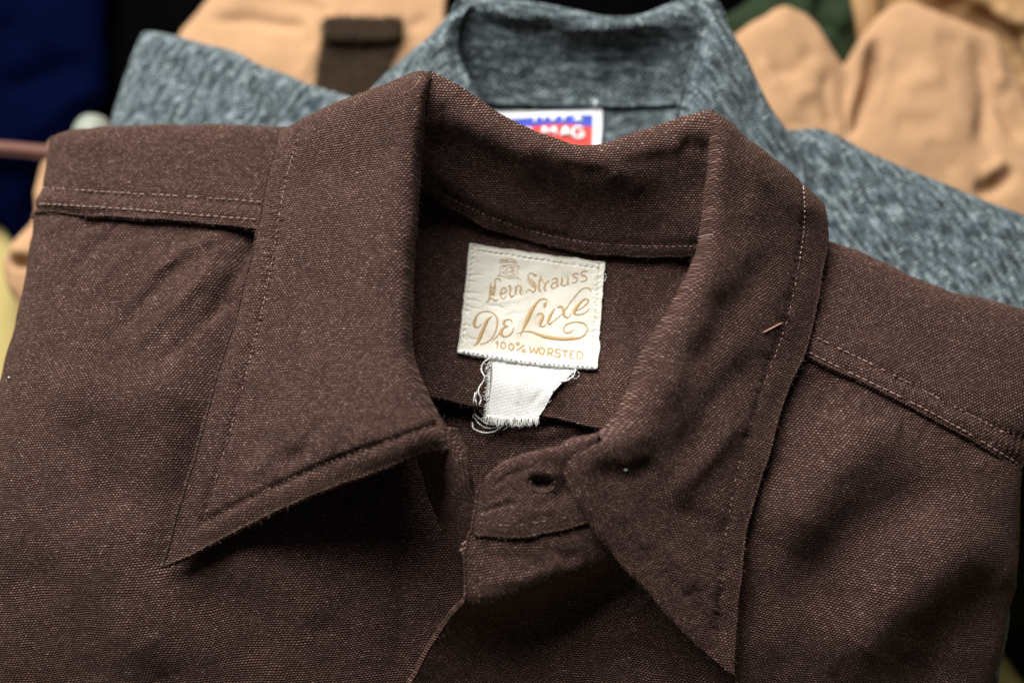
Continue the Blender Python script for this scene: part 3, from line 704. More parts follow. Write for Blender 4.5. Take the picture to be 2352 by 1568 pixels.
pk.append(([c5(TL[0] + 10, TL[1] + 38), c5(TR[0] - 10, TR[1] + 38)], 2.6, -.035, 0))
lab = patch('neck_label', BS, rows, SATIN, 'label', 1.5, thick=.05, creases=pk, noise=((.05, .9), (.02, .35)), rot=-8, seed=20)
lab['label'] = 'cream satin label with gold embroidered writing'
stitching(lab, 'label', [c5(330, 138), c5(700, 196), c5(1200, 270)], COTTON, .22, .016, .78)
stitching(lab, 'label', [c5(300, 150), c5(262, 420), c5(226, 840)], COTTON, .22, .016, .6)
stitching(lab, 'label', [c5(1212, 270), c5(1190, 560), c5(1160, 940)], COTTON, .22, .016, .6)
# thick rolled lower hem
pts = []; rad = []
for k in range(60):
    t = k / 59
    x, y = 193 + (1188 - 193) * t, 872 + (992 - 872) * t + 14 * math.sin(t * math.pi) - 3 * math.sin(t * 9)
    p, n = on('inner_yoke', *c5(x, y), .12)
    pts.append(p); rad.append(.00115 * (1 + .14 * math.sin(k * 2.2) + .1 * math.sin(k * .9 + 1)) * min(1, .55 + 6 * min(t, 1 - t)))
V, F = tube_geo(pts, rad, 10)
mesh_obj('hem', V, F, COTTON, lab)
hs = Geo()
for k in range(2, 58, 2):
    p0, p1 = pts[k], pts[k + 1]
    n = np.array([0, -.35, .93]); up = np.cross(n, p1 - p0); up /= np.linalg.norm(up)
    V, F = tube_geo([p0 + n * .0010 + up * .0004, p0 * .5 + p1 * .5 + n * .0014 + up * .0006, p1 + n * .0010 + up * .0009], [.00014, .0003, .00014], 6); hs.add(V, F)
hs.build('stitching', COTTON, lab, kind='stuff')

def stroke(g, pts, conv, w=None, lift=.02, n=None):
    """a raised embroidered stroke lying on the label: points (x, y[, width]) in the drawing's own units"""
    P = [(p[0], p[1], (p[2] if len(p) > 2 else w)) for p in pts]
    L = sum(math.hypot(P[i + 1][0] - P[i][0], P[i + 1][1] - P[i][1]) for i in range(len(P) - 1))
    m = n or max(4, int(L / 12))
    q = resample(P, m) if len(P) > 2 else np.array([np.array(P[0]) * (1 - t) + np.array(P[1]) * t for t in np.linspace(0, 1, m)])
    q[:, 2] = np.maximum(q[:, 2] * 1.0, 7)
    d = np.gradient(q[:, :2], axis=0); d /= np.maximum(np.linalg.norm(d, axis=1, keepdims=True), 1e-9)
    nn = np.stack([-d[:, 1], d[:, 0]], -1)
    V = []; U = []; F = []; s = 0; last = None
    for i in range(m):
        row = []
        for a, lf in ((-.5, -.25), (-.3, .75), (0, 1.0), (.3, .75), (.5, -.25)):
            c = q[i, :2] + nn[i] * q[i, 2] * a
            p, nrm = on('label', *conv(*c), lift * lf)
            if p is None: return
            row.append(p); 
        if last is not None: s += float(np.linalg.norm(row[2] - last))
        last = row[2]
        V += row; U += [(s, -1), (s, -.6), (s, 0), (s, .6), (s, 1)]
        if i:
            b0 = (i - 1) * 5
            F += [(b0 + k, b0 + k + 1, b0 + k + 6, b0 + k + 5) for k in range(4)]
    g.add(V, F, U)
def letter(strokes, conv, w, name='letter', lift=.02):
    g = Geo()
    for st in strokes: stroke(g, st, conv, w, lift)
    return g.build(name, GOLD, lab)
def ell(cx, cy, rx, ry, n=12, a0=0, a1=360): return [(cx + rx * math.cos(R(a0 + (a1 - a0) * k / n)), cy + ry * math.sin(R(a0 + (a1 - a0) * k / n))) for k in range(n + 1)]
# first line, blackletter
for st in (
  [[(455, 645), (490, 605), (530, 610), (556, 652)], [(400, 680), (376, 790), (372, 900), (345, 965)], [(455, 650), (462, 760), (430, 890)], [(385, 730), (440, 770)], [(380, 790), (445, 830)], [(455, 720), (385, 840)], [(390, 880), (440, 830)], [(318, 1000, 14), (360, 952, 30), (420, 935, 34), (460, 965, 34), (515, 938, 14)]],
  [[(575, 775), (548, 850), (560, 910), (590, 938), (640, 890)], [(560, 785), (605, 750), (645, 795), (560, 855)]],
  [[(672, 735, 14), (700, 720, 30), (715, 770, 30), (702, 850, 30), (735, 905, 34), (775, 872, 14)]],
  [[(780, 725, 16), (805, 750, 30), (795, 830, 30), (812, 868, 26)], [(800, 760, 14), (860, 712, 20), (888, 750, 32), (872, 835, 30), (905, 862, 22)]],
  [[(1150, 545, 14), (1110, 545, 32), (1070, 515, 26), (1020, 525, 16), (1000, 585, 22)], [(990, 610, 20), (1050, 660, 24), (1110, 720, 30)], [(985, 645, 14), (1040, 700, 22), (1105, 750, 30)], [(1010, 590, 12), (1080, 645, 24), (1125, 700, 24), (1120, 780, 28), (1080, 825, 22), (1030, 790, 24), (985, 805, 14), (968, 850, 10)]],
  [[(1215, 535, 14), (1195, 640, 32), (1180, 760, 32), (1200, 812, 22), (1225, 790, 10)], [(1160, 640, 14), (1250, 622, 18)]],
  [[(1240, 655, 12), (1282, 690, 30), (1268, 780, 30), (1305, 802, 18)], [(1285, 690, 14), (1320, 655, 22), (1350, 640, 14)]],
  [[(1385, 630, 14), (1430, 600, 20), (1485, 600, 16)], [(1480, 605, 22), (1478, 700, 26), (1500, 735, 16)], [(1480, 660, 14), (1400, 690, 24), (1385, 745, 28), (1430, 765, 20), (1475, 715, 14)]],
  [[(1545, 575, 16), (1562, 630, 28), (1550, 705, 28), (1600, 718, 18), (1640, 690, 14)], [(1640, 560, 16), (1660, 610, 28), (1650, 685, 28), (1685, 702, 14)]],
  [[(1830, 525, 16), (1770, 520, 20), (1732, 560, 20), (1800, 600, 26), (1812, 630, 22), (1760, 672, 18), (1708, 668, 12)]],
  [[(1976, 492, 16), (1905, 482, 20), (1868, 530, 20), (1950, 575, 28), (1965, 612, 22), (1920, 648, 20), (1858, 640, 12)]]):
    letter(st, c6, 24)
# second line, script
letter([[(620, 190, 8), (560, 230, 42), (500, 340, 56), (440, 480, 60), (395, 580, 42), (335, 632, 8)],
        [(455, 300, 12), (425, 340, 22), (385, 358, 32), (352, 330, 44), (360, 240, 46), (420, 150, 26), (520, 120, 22), (610, 140, 22), (672, 195, 26), (690, 265, 30), (680, 350, 30), (650, 440, 26), (590, 530, 22), (510, 582, 18), (430, 606, 12)]], c7, 20)
letter([[(905, 292, 14), (890, 250, 24), (840, 240, 24), (785, 275, 40), (790, 320, 34), (855, 335, 12)], [(845, 335, 14), (765, 380, 44), (742, 440, 56), (790, 490, 30), (860, 472, 24), (912, 412, 20), (926, 358, 10)], [(735, 400, 12), (690, 480, 20), (650, 520, 16), (610, 552, 8)]], c7, 20)
letter([[(1335, 985, 10), (1290, 940, 24), (1210, 945, 30), (1130, 1020, 48), (1060, 1130, 68), (1000, 1260, 72), (950, 1370, 56), (905, 1470, 30), (870, 1545, 6)]], c6, 20)
letter([[(1300, 985, 10), (1285, 1010, 50), (1270, 1060, 44), (1262, 1080, 8)]], c6, 20, 'flourish')
letter([[(975, 452, 6), (1050, 420, 14), (1150, 415, 26), (1250, 440, 42), (1350, 480, 56), (1500, 512, 64), (1650, 526, 60), (1800, 520, 54), (1920, 500, 34), (1990, 440, 26), (2015, 380, 24), (1980, 310, 24), (1900, 280, 26), (1800, 280, 24), (1710, 312, 22), (1665, 370, 22), (1682, 425, 22), (1740, 435, 20), (1802, 394, 10)]], c7, 20, 'flourish')
letter([[(1268, 185, 10), (1310, 145, 20), (1350, 165, 42), (1340, 250, 56), (1318, 325, 44), (1360, 346, 24), (1402, 308, 8)], [(1535, 80, 12), (1485, 150, 44), (1445, 240, 52), (1432, 290, 40), (1480, 312, 22)]], c7, 20)
letter([[(1570, 68, 18), (1630, 50, 36), (1660, 100, 42), (1670, 175, 46), (1712, 215, 28), (1752, 190, 16), (1772, 138, 8)]], c7, 20)
letter([[(1345, 1352, 22), (1460, 1270, 16), (1560, 1180, 18), (1650, 1060, 20), (1720, 960, 18), (1800, 860, 18), (1900, 770, 18), (1975, 755, 20), (2020, 780, 28), (2032, 820, 12)]], c6, 20)
letter([[(1790, 1130, 14), (1880, 1090, 24), (1960, 1020, 36), (1992, 955, 30), (1950, 940, 30), (1860, 1000, 46), (1790, 1090, 62), (1760, 1170, 56), (1815, 1196, 34), (1900, 1180, 22), (1980, 1130, 20), (2012, 1088, 8)]], c6, 20)
# third line, block capitals
for st in ([[(668, 585), (684, 562), (686, 655)]], [ell(775, 620, 36, 48)], [ell(893, 643, 36, 48)], [ell(988, 596, 20, 18, 8), [(1082, 610), (975, 700)], ell(1075, 700, 22, 20, 8)],
           [[(1160, 625), (1195, 720), (1228, 660), (1252, 738), (1290, 648)]], [ell(1342, 702, 38, 48)], [[(1430, 772), (1440, 668)], [(1440, 668), (1490, 668), (1505, 702), (1485, 728), (1442, 726)], [(1465, 728), (1500, 780)]],
           [[(1618, 692), (1575, 674), (1540, 700), (1560, 725), (1600, 742), (1612, 775), (1570, 792), (1528, 772)]], [[(1640, 690), (1732, 706)], [(1686, 704), (1680, 802)]], [[(1822, 706), (1768, 700)], [(1768, 700), (1757, 806)], [(1762, 752), (1808, 757)], [(1757, 806), (1818, 810)]],
           [[(1868, 708), (1856, 812)], [(1868, 708), (1925, 720), (1945, 762), (1920, 808), (1856, 812)]]):
    letter(st, c7, 23, lift=.018)
# crest above the first line
letter([[(528, 335), (570, 292), (640, 300), (700, 278), (760, 300), (830, 330)], [(540, 345), (690, 338), (832, 362)], [(560, 312), (690, 318), (800, 330)], [(570, 290), (580, 275)], [(640, 296), (650, 272)], [(700, 280), (705, 268)], [(760, 295), (772, 280)],
        [(545, 398), (548, 480), (528, 552)], [(850, 410), (826, 500), (842, 592)], [(548, 396), (700, 380), (865, 405)], [(500, 556), (600, 570), (680, 598), (800, 588), (895, 635)],
        [(580, 445), (620, 398), (662, 430), (622, 480), (578, 505)], [(700, 430), (760, 448), (722, 490), (782, 530), (700, 562), (620, 540)], [(590, 520), (680, 500), (790, 470)], [(680, 400), (720, 415), (790, 420)]], c6, 10, 'crest', .016)

# frayed gauze tag hanging from under the label
tagrows = []
for pr, lf in ((((430, 915), (600, 935), (800, 962), (1030, 1000)), .06), (((440, 1000), (590, 1020), (770, 1040), (935, 1085)), .12), (((430, 1110), (575, 1125), (730, 1140), (865, 1165)), .14), (((410, 1220), (560, 1235), (700, 1245), (820, 1250)), .13), (((400, 1320), (540, 1340), (670, 1335), (775, 1318)), .15)):
    r = []
    for (x, y) in pr:
        px, py = c5(x, y)
        p, n = on(['inner_yoke', 'inner_back'], px, py, 0)
        z = p[2] * 100 - ZOFF + lf + .05 if y < 1200 else 5.05 + .22 - (y - 1200) * .0012
        r.append((px, py, z))
    tagrows.append(r)
gz = patch('gauze_tag', BS, tagrows, GAUZE, 'gauze', 2, thick=.035, creases=[([c5(600, 1080), c5(620, 1250)], 8, .03), ([c5(820, 1120), c5(700, 1260)], 8, -.03)], noise=((.06, .8),), rot=-6, seed=21)
gz['label'] = 'frayed white woven gauze tag'
rf = random.Random(5)
g = Geo()
def fray(x, y, dx, dy, ln, r=.00011):
    pts = []; px, py = x, y; a = math.atan2(dy, dx)
    p0, n0 = on('gauze', *c5(x - dx * 12, y - dy * 12), .01)
    if p0 is None: return
    z0 = p0[2]; bend = rf.uniform(-.25, .25)
    for k in range(6):
        c = c5(px, py); p = unproj(c[0], c[1], z0 + .0001 * rf.uniform(-1, 2) - .00015 * k)
        pts.append(p); px += math.cos(a) * ln / 5; py += math.sin(a) * ln / 5; a += bend
    V, F = tube_geo(pts, np.linspace(r, r * .5, 6), 4); g.add(V, F)
for k in range(190):
    t = rf.random(); x, y = 402 + (775 - 402) * t, 1318 + 26 * math.sin(t * 2.6) - 2 * t
    fray(x, y - 6, -.25 + .15 * t, 1, rf.uniform(18, 78))
for k in range(95):
    t = rf.random(); x, y = 430 - 28 * t, 925 + 400 * t
    fray(x + 6, y, -1, .55, rf.uniform(15, 55))
for k in range(40):
    t = rf.random(); x, y = 1010 - 235 * t, 1010 + 310 * t
    fray(x - 6, y, 1, -.1, rf.uniform(6, 16))
g.build('frayed_edge', COTTON, gz, kind='stuff')
def loose(pts5, zoff=.2, r=.00026):
    q = resample([c5(*p) for p in pts5], 60); P = []
    for i, (x, y) in enumerate(q[:, :2]):
        p, n = on(['inner_yoke', 'inner_back', 'gauze'], x, y, zoff + .05 * math.sin(i * .37))
        if p is not None: P.append(p)
    P = np.array(P); k = np.array([1, 2, 3, 2, 1]) / 9
    Q = np.stack([np.convolve(np.pad(P[:, a], 2, 'edge'), k, 'valid') for a in range(3)], -1)
    V, F = tube_geo(Q, r * (1 + .25 * np.sin(np.arange(len(Q)) * 1.9)), 6)
    return mesh_obj('loose_thread', V, F, COTTON, gz)
loose([(318, 1160), (305, 1240), (335, 1320), (400, 1375), (480, 1390), (560, 1380), (590, 1340)])
loose([(300, 1375), (320, 1415), (370, 1440), (440, 1438), (510, 1410), (570, 1370), (610, 1320)])
loose([(425, 925), (375, 960), (362, 1010), (385, 1060), (350, 1120), (340, 1170), (360, 1210), (345, 1250), (370, 1300)], .24)
loose([(1035, 1000), (1025, 1040), (960, 1085), (900, 1110), (870, 1165)], .22)
loose([(330, 1150), (322, 1230), (350, 1290), (420, 1345)], .2, .00016)
loose([(312, 1300), (330, 1350), (380, 1400), (440, 1410), (520, 1395)], .2, .00018)
loose([(470, 1395), (520, 1425), (590, 1400), (640, 1420), (670, 1390)], .15, .00010)
loose([(610, 1350), (620, 1400), (660, 1410), (655, 1370)], .15, .00010)
loose([(760, 1340), (800, 1345), (820, 1352)], .2, .00016)
loose([(1030, 1010), (1060, 1030), (1050, 1060), (1020, 1070)], .2, .00010)
loose([(1225, 300), (1250, 340), (1235, 375)], .2, .00010)
loose([(940, 1030), (975, 1010), (1010, 1050), (930, 1090)], .2, .00018)
loose([(420, 950), (395, 1000), (430, 970)], .2, .00018)

# short loose fibres standing off the wool
def fuzz(parent, keys, per_cm2, mat, ln=(.0006, .0019), wd=.00006, seed=1):
    r = np.random.default_rng(seed); V = []; n = 0
    for k in keys:
        P, N = SURF[k].P, SURF[k].N
        area = np.linalg.norm(np.cross(np.gradient(P, axis=0), np.gradient(P, axis=1)), axis=-1).ravel() * 1e4
        m = int(area.sum() * per_cm2)
        idx = r.choice(area.size, m, p=area / area.sum())
        p = P.reshape(-1, 3)[idx] + r.normal(0, .0003, (m, 3)); nn = N.reshape(-1, 3)[idx]
        t = r.normal(0, 1, (m, 3)); t -= (t * nn).sum(1, keepdims=True) * nn; t /= np.linalg.norm(t, axis=1, keepdims=True)
        L = r.uniform(*ln, (m, 1)); lift = r.uniform(.1, .8, (m, 1)); bend = r.normal(0, .35, (m, 1))
        sd = np.cross(t, nn); w = wd * .5
        a = p - nn * .0001; b = p + (t * .5 + nn * lift * .55) * L; c = p + (t + nn * lift * .8 + sd * bend) * L
        view = CAM - p; view /= np.linalg.norm(view, axis=1, keepdims=True)
        s_ = np.cross(c - a, nn + .3 * view); s_ /= np.maximum(np.linalg.norm(s_, axis=1, keepdims=True), 1e-9)
        V.append(np.stack([a - s_ * w, a + s_ * w, b + s_ * w, b - s_ * w, c + s_ * w * .4, c - s_ * w * .4], 1).reshape(-1, 3)); n += m
    b0 = np.arange(n)[:, None] * 6
    F = np.concatenate([b0 + np.array([[0, 1, 2, 3]]), b0 + np.array([[3, 2, 4, 5]])])
    return mesh_obj('wool_fuzz', np.concatenate(V), F, mat, parent, kind='stuff')
FUZZ = plain('wool_fibre', (.17, .096, .078), .8, .3, 300, 0, .1)
fuzz(BS, ['leaf_l', 'leaf_r', 'yoke_l', 'yoke_r', 'collar_back', 'stand_l', 'stand_r', 'placket', 'inner_yoke'], 40, FUZZ)

# bits lying on the shirt
def bit(name, lab_, cat, keys, pts, r, mat, lift=.03, group=None):
    P = [on(keys, x, y, lift)[0] for x, y in resample(pts, 12)[:, :2]]
    P = [p for p in P if p is not None]
    n = len(P); V, F = tube_geo(P, r * np.concatenate([[.4], np.ones(n - 2), [.4]]), 6)
    tag(mesh_obj(name, V, F, mat), lab_, cat, group)
SNIP = plain('tan_fibre', (.36, .20, .145), .7, .2, 900)
bit('thread_snip', 'short tan thread snippet lying on the right collar leaf near its stitching', 'thread', 'leaf_r', [(1752, 764), (1775, 752), (1797, 740)], .00035, SNIP)
bit('stray_hair', 'fine pale curved fibre near the peak of the left collar leaf', 'fibre', 'leaf_l', [(925, 218), (950, 205), (965, 185)], .00010, SNIP, .06)
LINT = plain('white_lint', (.45, .46, .48), .9, .1, 900)
bit('lint_speck', 'tiny bluish white lint speck on the right collar leaf above the front point', 'lint', 'leaf_r', [(1434, 1077), (1437, 1078), (1440, 1077)], .0004, LINT, group='lint specks on the brown shirt')
bit('lint_speck', 'small white lint tuft inside the neck right of the gauze tag', 'lint', ['inner_back', 'inner_yoke'], [(1308, 970), (1318, 973), (1328, 972)], .0005, LINT, group='lint specks on the brown shirt')
bit('lint_speck', 'tiny white lint speck at the left edge of the shirt front', 'lint', 'front_l', [(21, 866), (23, 868), (24, 866)], .0004, LINT, group='lint specks on the brown shirt')

# ------------------------------------------------------------------ grey shirt underneath, behind
ZOFF, SLOPE = 4.3, 0.0
base = unproj(1350, 300, .04); base[2] = .035
GS = thing('heather_shirt', 'blue-grey heather shirt lying behind the brown one, with a white, blue and red neck label', 'shirt', tuple(base))
GN = ((.12, 2.2), (.05, .9))
patch('shoulder', GS, [
 [(318, 92, 2.9, -.1, .3, -1.2), (326, 84, 3.3, 0, .4, -1.2), (350, 76, 3.7, 0, .4, -1.2), (480, 104, 4.0, 0, .4, -1.2), (600, 148, 4.1, 0, .4, -1.2), (700, 186, 4.1, 0, .4, -1.2), (800, 222, 4.1, 0, .4, -1.2), (920, 262, 4.1, 0, .4, -1.2)],
 [(314, 94, 2.6, -.1, 0, -.8), (323, 86, 3.6), (350, 78, 4.0), (480, 106, 4.3), (600, 150, 4.4), (700, 189, 4.4), (800, 226, 4.4), (920, 268, 4.4)],
 [(290, 170, 2.6, -.1, 0, -.8), (296, 168, 3.8), (390, 160, 4.2), (500, 182, 4.5), (620, 215, 4.6), (715, 245, 4.6), (810, 275, 4.6), (920, 320, 4.6)],
 [(262, 285, 2.6, -.1, 0, -.8), (268, 285, 3.8), (390, 292, 4.3), (500, 302, 4.5), (640, 318, 4.5), (740, 330, 4.5), (830, 350, 4.5), (920, 380, 4.5)],
 [(235, 420, 2.6, -.1, 0, -.8), (243, 420, 3.6), (380, 430, 4.0), (500, 440, 4.2), (640, 450, 4.2), (740, 460, 4.2), (830, 470, 4.2), (920, 480, 4.2)]],
 GREY, None, 8, thick=.2, creases=[([(370, 190), (450, 190), (520, 215)], 18, -.16), ([(560, 150), (600, 230), (620, 300)], 18, .16), ([(600, 165), (640, 230), (655, 300)], 14, -.12), ([(430, 210), (480, 250), (500, 300)], 16, -.12), ([(330, 110), (400, 130), (480, 140)], 14, .10), ([(690, 215), (720, 260), (720, 310)], 18, -.12), ([(300, 240), (380, 230), (430, 260)], 16, .10)],
 noise=((.16, 1.8), (.06, .8)), rot=-35, seed=31)
patch('shoulder', GS, [
 [(1770, 292, 4.0, 0, .4, -1.2), (1835, 300, 4.1, 0, .4, -1.2), (1885, 300, 4.2, 0, .4, -1.2), (1960, 332, 4.2, 0, .4, -1.2), (2150, 412, 4.2, 0, .4, -1.2), (2352, 497, 4.1, 0, .4, -1.2), (2560, 590, 3.8, 0, .4, -1.2)],
 [(1770, 298, 4.2), (1835, 304, 4.4), (1885, 303, 4.5), (1960, 335, 4.5), (2150, 415, 4.5), (2352, 500, 4.4), (2560, 595, 4.1)],
 [(1780, 400, 4.4), (1850, 400, 4.5), (1900, 410, 4.7), (1970, 440, 4.7), (2150, 520, 4.7), (2340, 610, 4.6), (2540, 700, 4.2)],
 [(1800, 540, 4.5), (1870, 545, 4.6), (1930, 560, 4.7), (2010, 590, 4.7), (2180, 660, 4.7), (2350, 730, 4.5), (2530, 810, 4.1)],
 [(1820, 700, 4.3), (1900, 710, 4.4), (1980, 730, 4.4), (2080, 760, 4.4), (2200, 810, 4.3), (2350, 880, 4.1), (2500, 950, 3.8)]],
 GREY, None, 8, thick=.2, creases=[([(1845, 320), (1855, 380), (1880, 460)], 12, -.25), ([(2130, 420), (2060, 520), (1960, 600)], 24, .10), ([(2240, 470), (2150, 580), (2080, 640)], 22, -.10), ([(2050, 390), (1980, 460), (1930, 520)], 20, -.10), ([(2340, 540), (2260, 620), (2200, 690)], 24, .10)],
 noise=((.10, 2.2), (.05, .9)), rot=30, seed=32)
patch('back_panel', GS, [
 [(1000, 222, 4.7), (1100, 232, 4.6), (1250, 238, 4.45), (1400, 240, 4.4), (1520, 238, 4.5), (1640, 232, 4.9)],
 [(1000, 300, 4.6), (1100, 300, 4.4), (1250, 302, 4.2), (1400, 304, 4.15), (1520, 304, 4.3), (1640, 300, 4.7)],
 [(1000, 420, 4.3), (1100, 420, 4.1), (1250, 420, 3.9), (1400, 420, 3.9), (1520, 420, 4.0), (1640, 420, 4.4)],
 [(1000, 620, 3.9), (1100, 620, 3.8), (1250, 620, 3.6), (1400, 620, 3.6), (1520, 620, 3.7), (1640, 620, 4.0)]],
 GREY, 'g_back', 8, thick=.2, noise=GN, rot=80, seed=33)
patch('collar_back', GS, [
 [(1060, 20, 7.3, 0, 0.50, -2.0), (1130, 8, 7.1, 0, 0.50, -2.0), (1210, 14, 7.0, 0, 0.50, -2.0), (1330, 34, 6.8, 0, 0.50, -2.0), (1450, 44, 6.8, 0, 0.50, -2.0), (1510, 28, 6.9, 0, 0.50, -2.0), (1580, 8, 7.2, 0, 0.50, -2.0), (1650, 8, 7.4, 0, 0.50, -2.0)],
 [(1050, 2, 7.4, 0, .08, -.2), (1130, 2, 7.2, 0, .08, -.2), (1210, 11, 7.1, 0, .08, -.2), (1330, 31, 6.9, 0, .08, -.2), (1450, 41, 6.9, 0, .08, -.2), (1510, 25, 7.0, 0, .08, -.2), (1580, 5, 7.3, 0, .08, -.2), (1650, 2, 7.5, 0, .08, -.2)],
 [(1040, 30, 7.1), (1125, 26, 6.9), (1210, 34, 6.8), (1330, 52, 6.7), (1450, 60, 6.7), (1515, 48, 6.8), (1585, 34, 7.0), (1660, 30, 7.2)],
 [(1040, 85, 6.5), (1120, 84, 6.2), (1210, 88, 6.0), (1330, 96, 5.9), (1450, 100, 5.9), (1520, 96, 6.0), (1590, 88, 6.3), (1665, 80, 6.7)],
 [(1045, 140, 5.9), (1120, 140, 5.6), (1210, 142, 5.4), (1330, 144, 5.3), (1450, 145, 5.3), (1520, 145, 5.4), (1590, 142, 5.7), (1660, 135, 6.1)],
 [(1060, 195, 5.3), (1120, 196, 5.1), (1210, 198, 4.9), (1330, 200, 4.8), (1450, 200, 4.8), (1520, 199, 4.9), (1590, 195, 5.2), (1650, 190, 5.5)],
 [(1070, 232, 4.9), (1120, 236, 4.8), (1210, 240, 4.65), (1330, 242, 4.6), (1450, 243, 4.6), (1520, 241, 4.65), (1590, 236, 4.9), (1640, 230, 5.2)]],
 GREY, 'g_collar', 8, thick=.2, creases=[([(1060, 140), (1330, 142), (1640, 140)], 7, -.10, 0), ([(1090, 40), (1180, 70), (1300, 66)], 18, -.22), ([(1300, 70), (1400, 66), (1500, 50)], 16, .12), ([(1130, 30), (1240, 50)], 14, .12), ([(1180, 170), (1400, 165)], 14, .05)],
 noise=GN, rot=80, seed=34)
patch('collar_leaf', GS, [
 [(862, 206, 4.6, 0, 0.30, -1.2), (915, 152, 5.4, 0, 0.35, -1.4), (988, 82, 6.3, 0, 0.42, -1.7), (1042, 32, 6.9, 0, 0.47, -1.9), (1080, 16, 7.2, .1, 0.50, -2.0)],
 [(854, 202, 5.0, 0, .08, -.3), (908, 146, 5.8, 0, .08, -.3), (984, 76, 6.7, 0, .08, -.3), (1040, 23, 7.3, 0, .08, -.3), (1078, 4, 7.5, .1, .08, -.3)],
 [(852, 215, 5.0), (908, 160, 5.85), (982, 92, 6.75), (1034, 42, 7.35), (1066, 30, 7.3)],
 [(850, 270, 5.0), (910, 222, 5.8), (972, 162, 6.6), (1022, 112, 7.1), (1052, 92, 6.9)],
 [(840, 350, 4.9), (910, 320, 5.6), (978, 270, 6.3), (1036, 205, 6.7), (1070, 168, 6.5)],
 [(840, 430, 4.8), (910, 410, 5.4), (995, 370, 5.9), (1062, 290, 6.2), (1108, 240, 6.0)],
 [(850, 520, 4.7), (930, 500, 5.2), (1020, 460, 5.6), (1090, 390, 5.8), (1140, 340, 5.6)]],
 GREY, None, 8, thick=.24, creases=[([(1040, 110), (1048, 160), (1080, 220)], 10, -.08, 0)], noise=GN, rot=-40, seed=35)
patch('collar_leaf', GS, [
 [(1590, 20, 7.2, 0, 0.50, -2.0), (1640, 38, 7.0, 0, 0.47, -1.9), (1692, 92, 6.5, 0, 0.42, -1.7), (1742, 188, 5.9, 0, 0.38, -1.5), (1800, 290, 5.2, 0, 0.33, -1.3), (1840, 342, 4.8, 0, 0.28, -1.1)],
 [(1596, 6, 7.5, 0, .08, -.3), (1640, 22, 7.4, 0, .08, -.3), (1692, 80, 6.9, 0, .08, -.3), (1742, 178, 6.3, 0, .08, -.3), (1800, 280, 5.6, 0, .08, -.3), (1838, 334, 5.2, 0, .08, -.3)],
 [(1606, 34, 7.2), (1646, 44, 7.35), (1692, 98, 6.95), (1742, 192, 6.3), (1799, 292, 5.6), (1839, 345, 5.2)],
 [(1600, 110, 6.9), (1636, 130, 7.1), (1688, 190, 6.6), (1735, 265, 6.0), (1792, 340, 5.45), (1845, 398, 5.0)],
 [(1572, 200, 6.5), (1618, 225, 6.7), (1676, 280, 6.3), (1730, 340, 5.8), (1790, 405, 5.3), (1848, 470, 4.95)],
 [(1540, 330, 6.1), (1600, 355, 6.2), (1665, 395, 5.9), (1730, 440, 5.5), (1790, 490, 5.2), (1846, 540, 4.9)],
 [(1500, 460, 5.7), (1580, 480, 5.8), (1650, 510, 5.6), (1720, 540, 5.3), (1785, 580, 5.05), (1840, 630, 4.8)]],
 GREY, None, 8, thick=.24, creases=[([(1620, 60), (1606, 150), (1575, 240)], 8, -.07, 0)], noise=GN, rot=35, seed=36)
patch('side_panel', GS, [
 [(2150, 1150, 3.0), (2250, 1160, 3.2), (2328, 1170, 2.8), (2334, 1172, 2.8, .1, 0, -.8)],
 [(2130, 1320, 3.0), (2230, 1330, 3.2), (2322, 1340, 2.8), (2328, 1342, 2.8, .1, 0, -.8)],
 [(2100, 1450, 3.0), (2200, 1460, 3.2), (2306, 1465, 2.8), (2312, 1466, 2.8, .1, 0, -.8)],
 [(2060, 1620, 3.0), (2160, 1630, 3.2), (2280, 1640, 2.8), (2286, 1642, 2.8, .1, 0, -.8)]], GREY, None, 12, thick=.2, noise=GN, seed=37)

# its neck label: white with a blue and a red printed band
def g5(x, y): return ((1180 + x / 6.72) * .9408, (230 + y / 6.72) * .9408)
GWHITE = plain('white_label_cloth', (.86, .87, .88), .7, .04, 800, .1, .3)
GBLUE = plain('blue_print', (.055, .09, .50), .7, .15, 700, 0, .2)
GRED = plain('red_print', (.80, .075, .06), .7, .1, 700, 0, .2)
def sheet(keys, conv, rows_, lift, name, mat, parent, thick=.03, step=3, key=None):
    rr = []
    for r_ in rows_:
        o_ = []
        for (x, y) in r_:
            X, Y = conv(x, y); p = None
            cx_, cy_ = conv(sum(q_[0] for w_ in rows_ for q_ in w_) / sum(len(w_) for w_ in rows_), sum(q_[1] for w_ in rows_ for q_ in w_) / sum(len(w_) for w_ in rows_))
            while p is None:
                p, n = on(keys, X, Y, lift); X += (cx_ - X) * .03; Y += (cy_ - Y) * .03
            q = proj(p); o_.append((q[0], q[1], p[2] * 100 - ZOFF))
        rr.append(o_)
    return patch(name, parent, rr, mat, key, step, thick=thick, noise=())
gl = sheet(['g_back', 'g_collar'], g5, [[(-160, 300), (300, 300), (800, 292), (1300, 264), (1700, 246), (1945, 240)], [(-160, 500), (300, 500), (800, 500), (1300, 500), (1700, 500), (1940, 500)], [(-160, 880), (300, 880), (800, 880), (1300, 880), (1700, 880), (1910, 880)], [(-160, 1250), (300, 1250), (800, 1250), (1300, 1250), (1700, 1250), (1880, 1250)]],
           .09, 'neck_label', GWHITE, GS, .06, 4, 'g_label')
gl['label'] = 'white bordered label with blue and red bands'
sheet('g_label', g5, [[(-60, 420), (400, 415), (800, 385), (1300, 358), (1790, 345)], [(-60, 560), (400, 560), (800, 525), (1300, 488), (1790, 535)]], .025, 'blue_band', GBLUE, gl, .02)
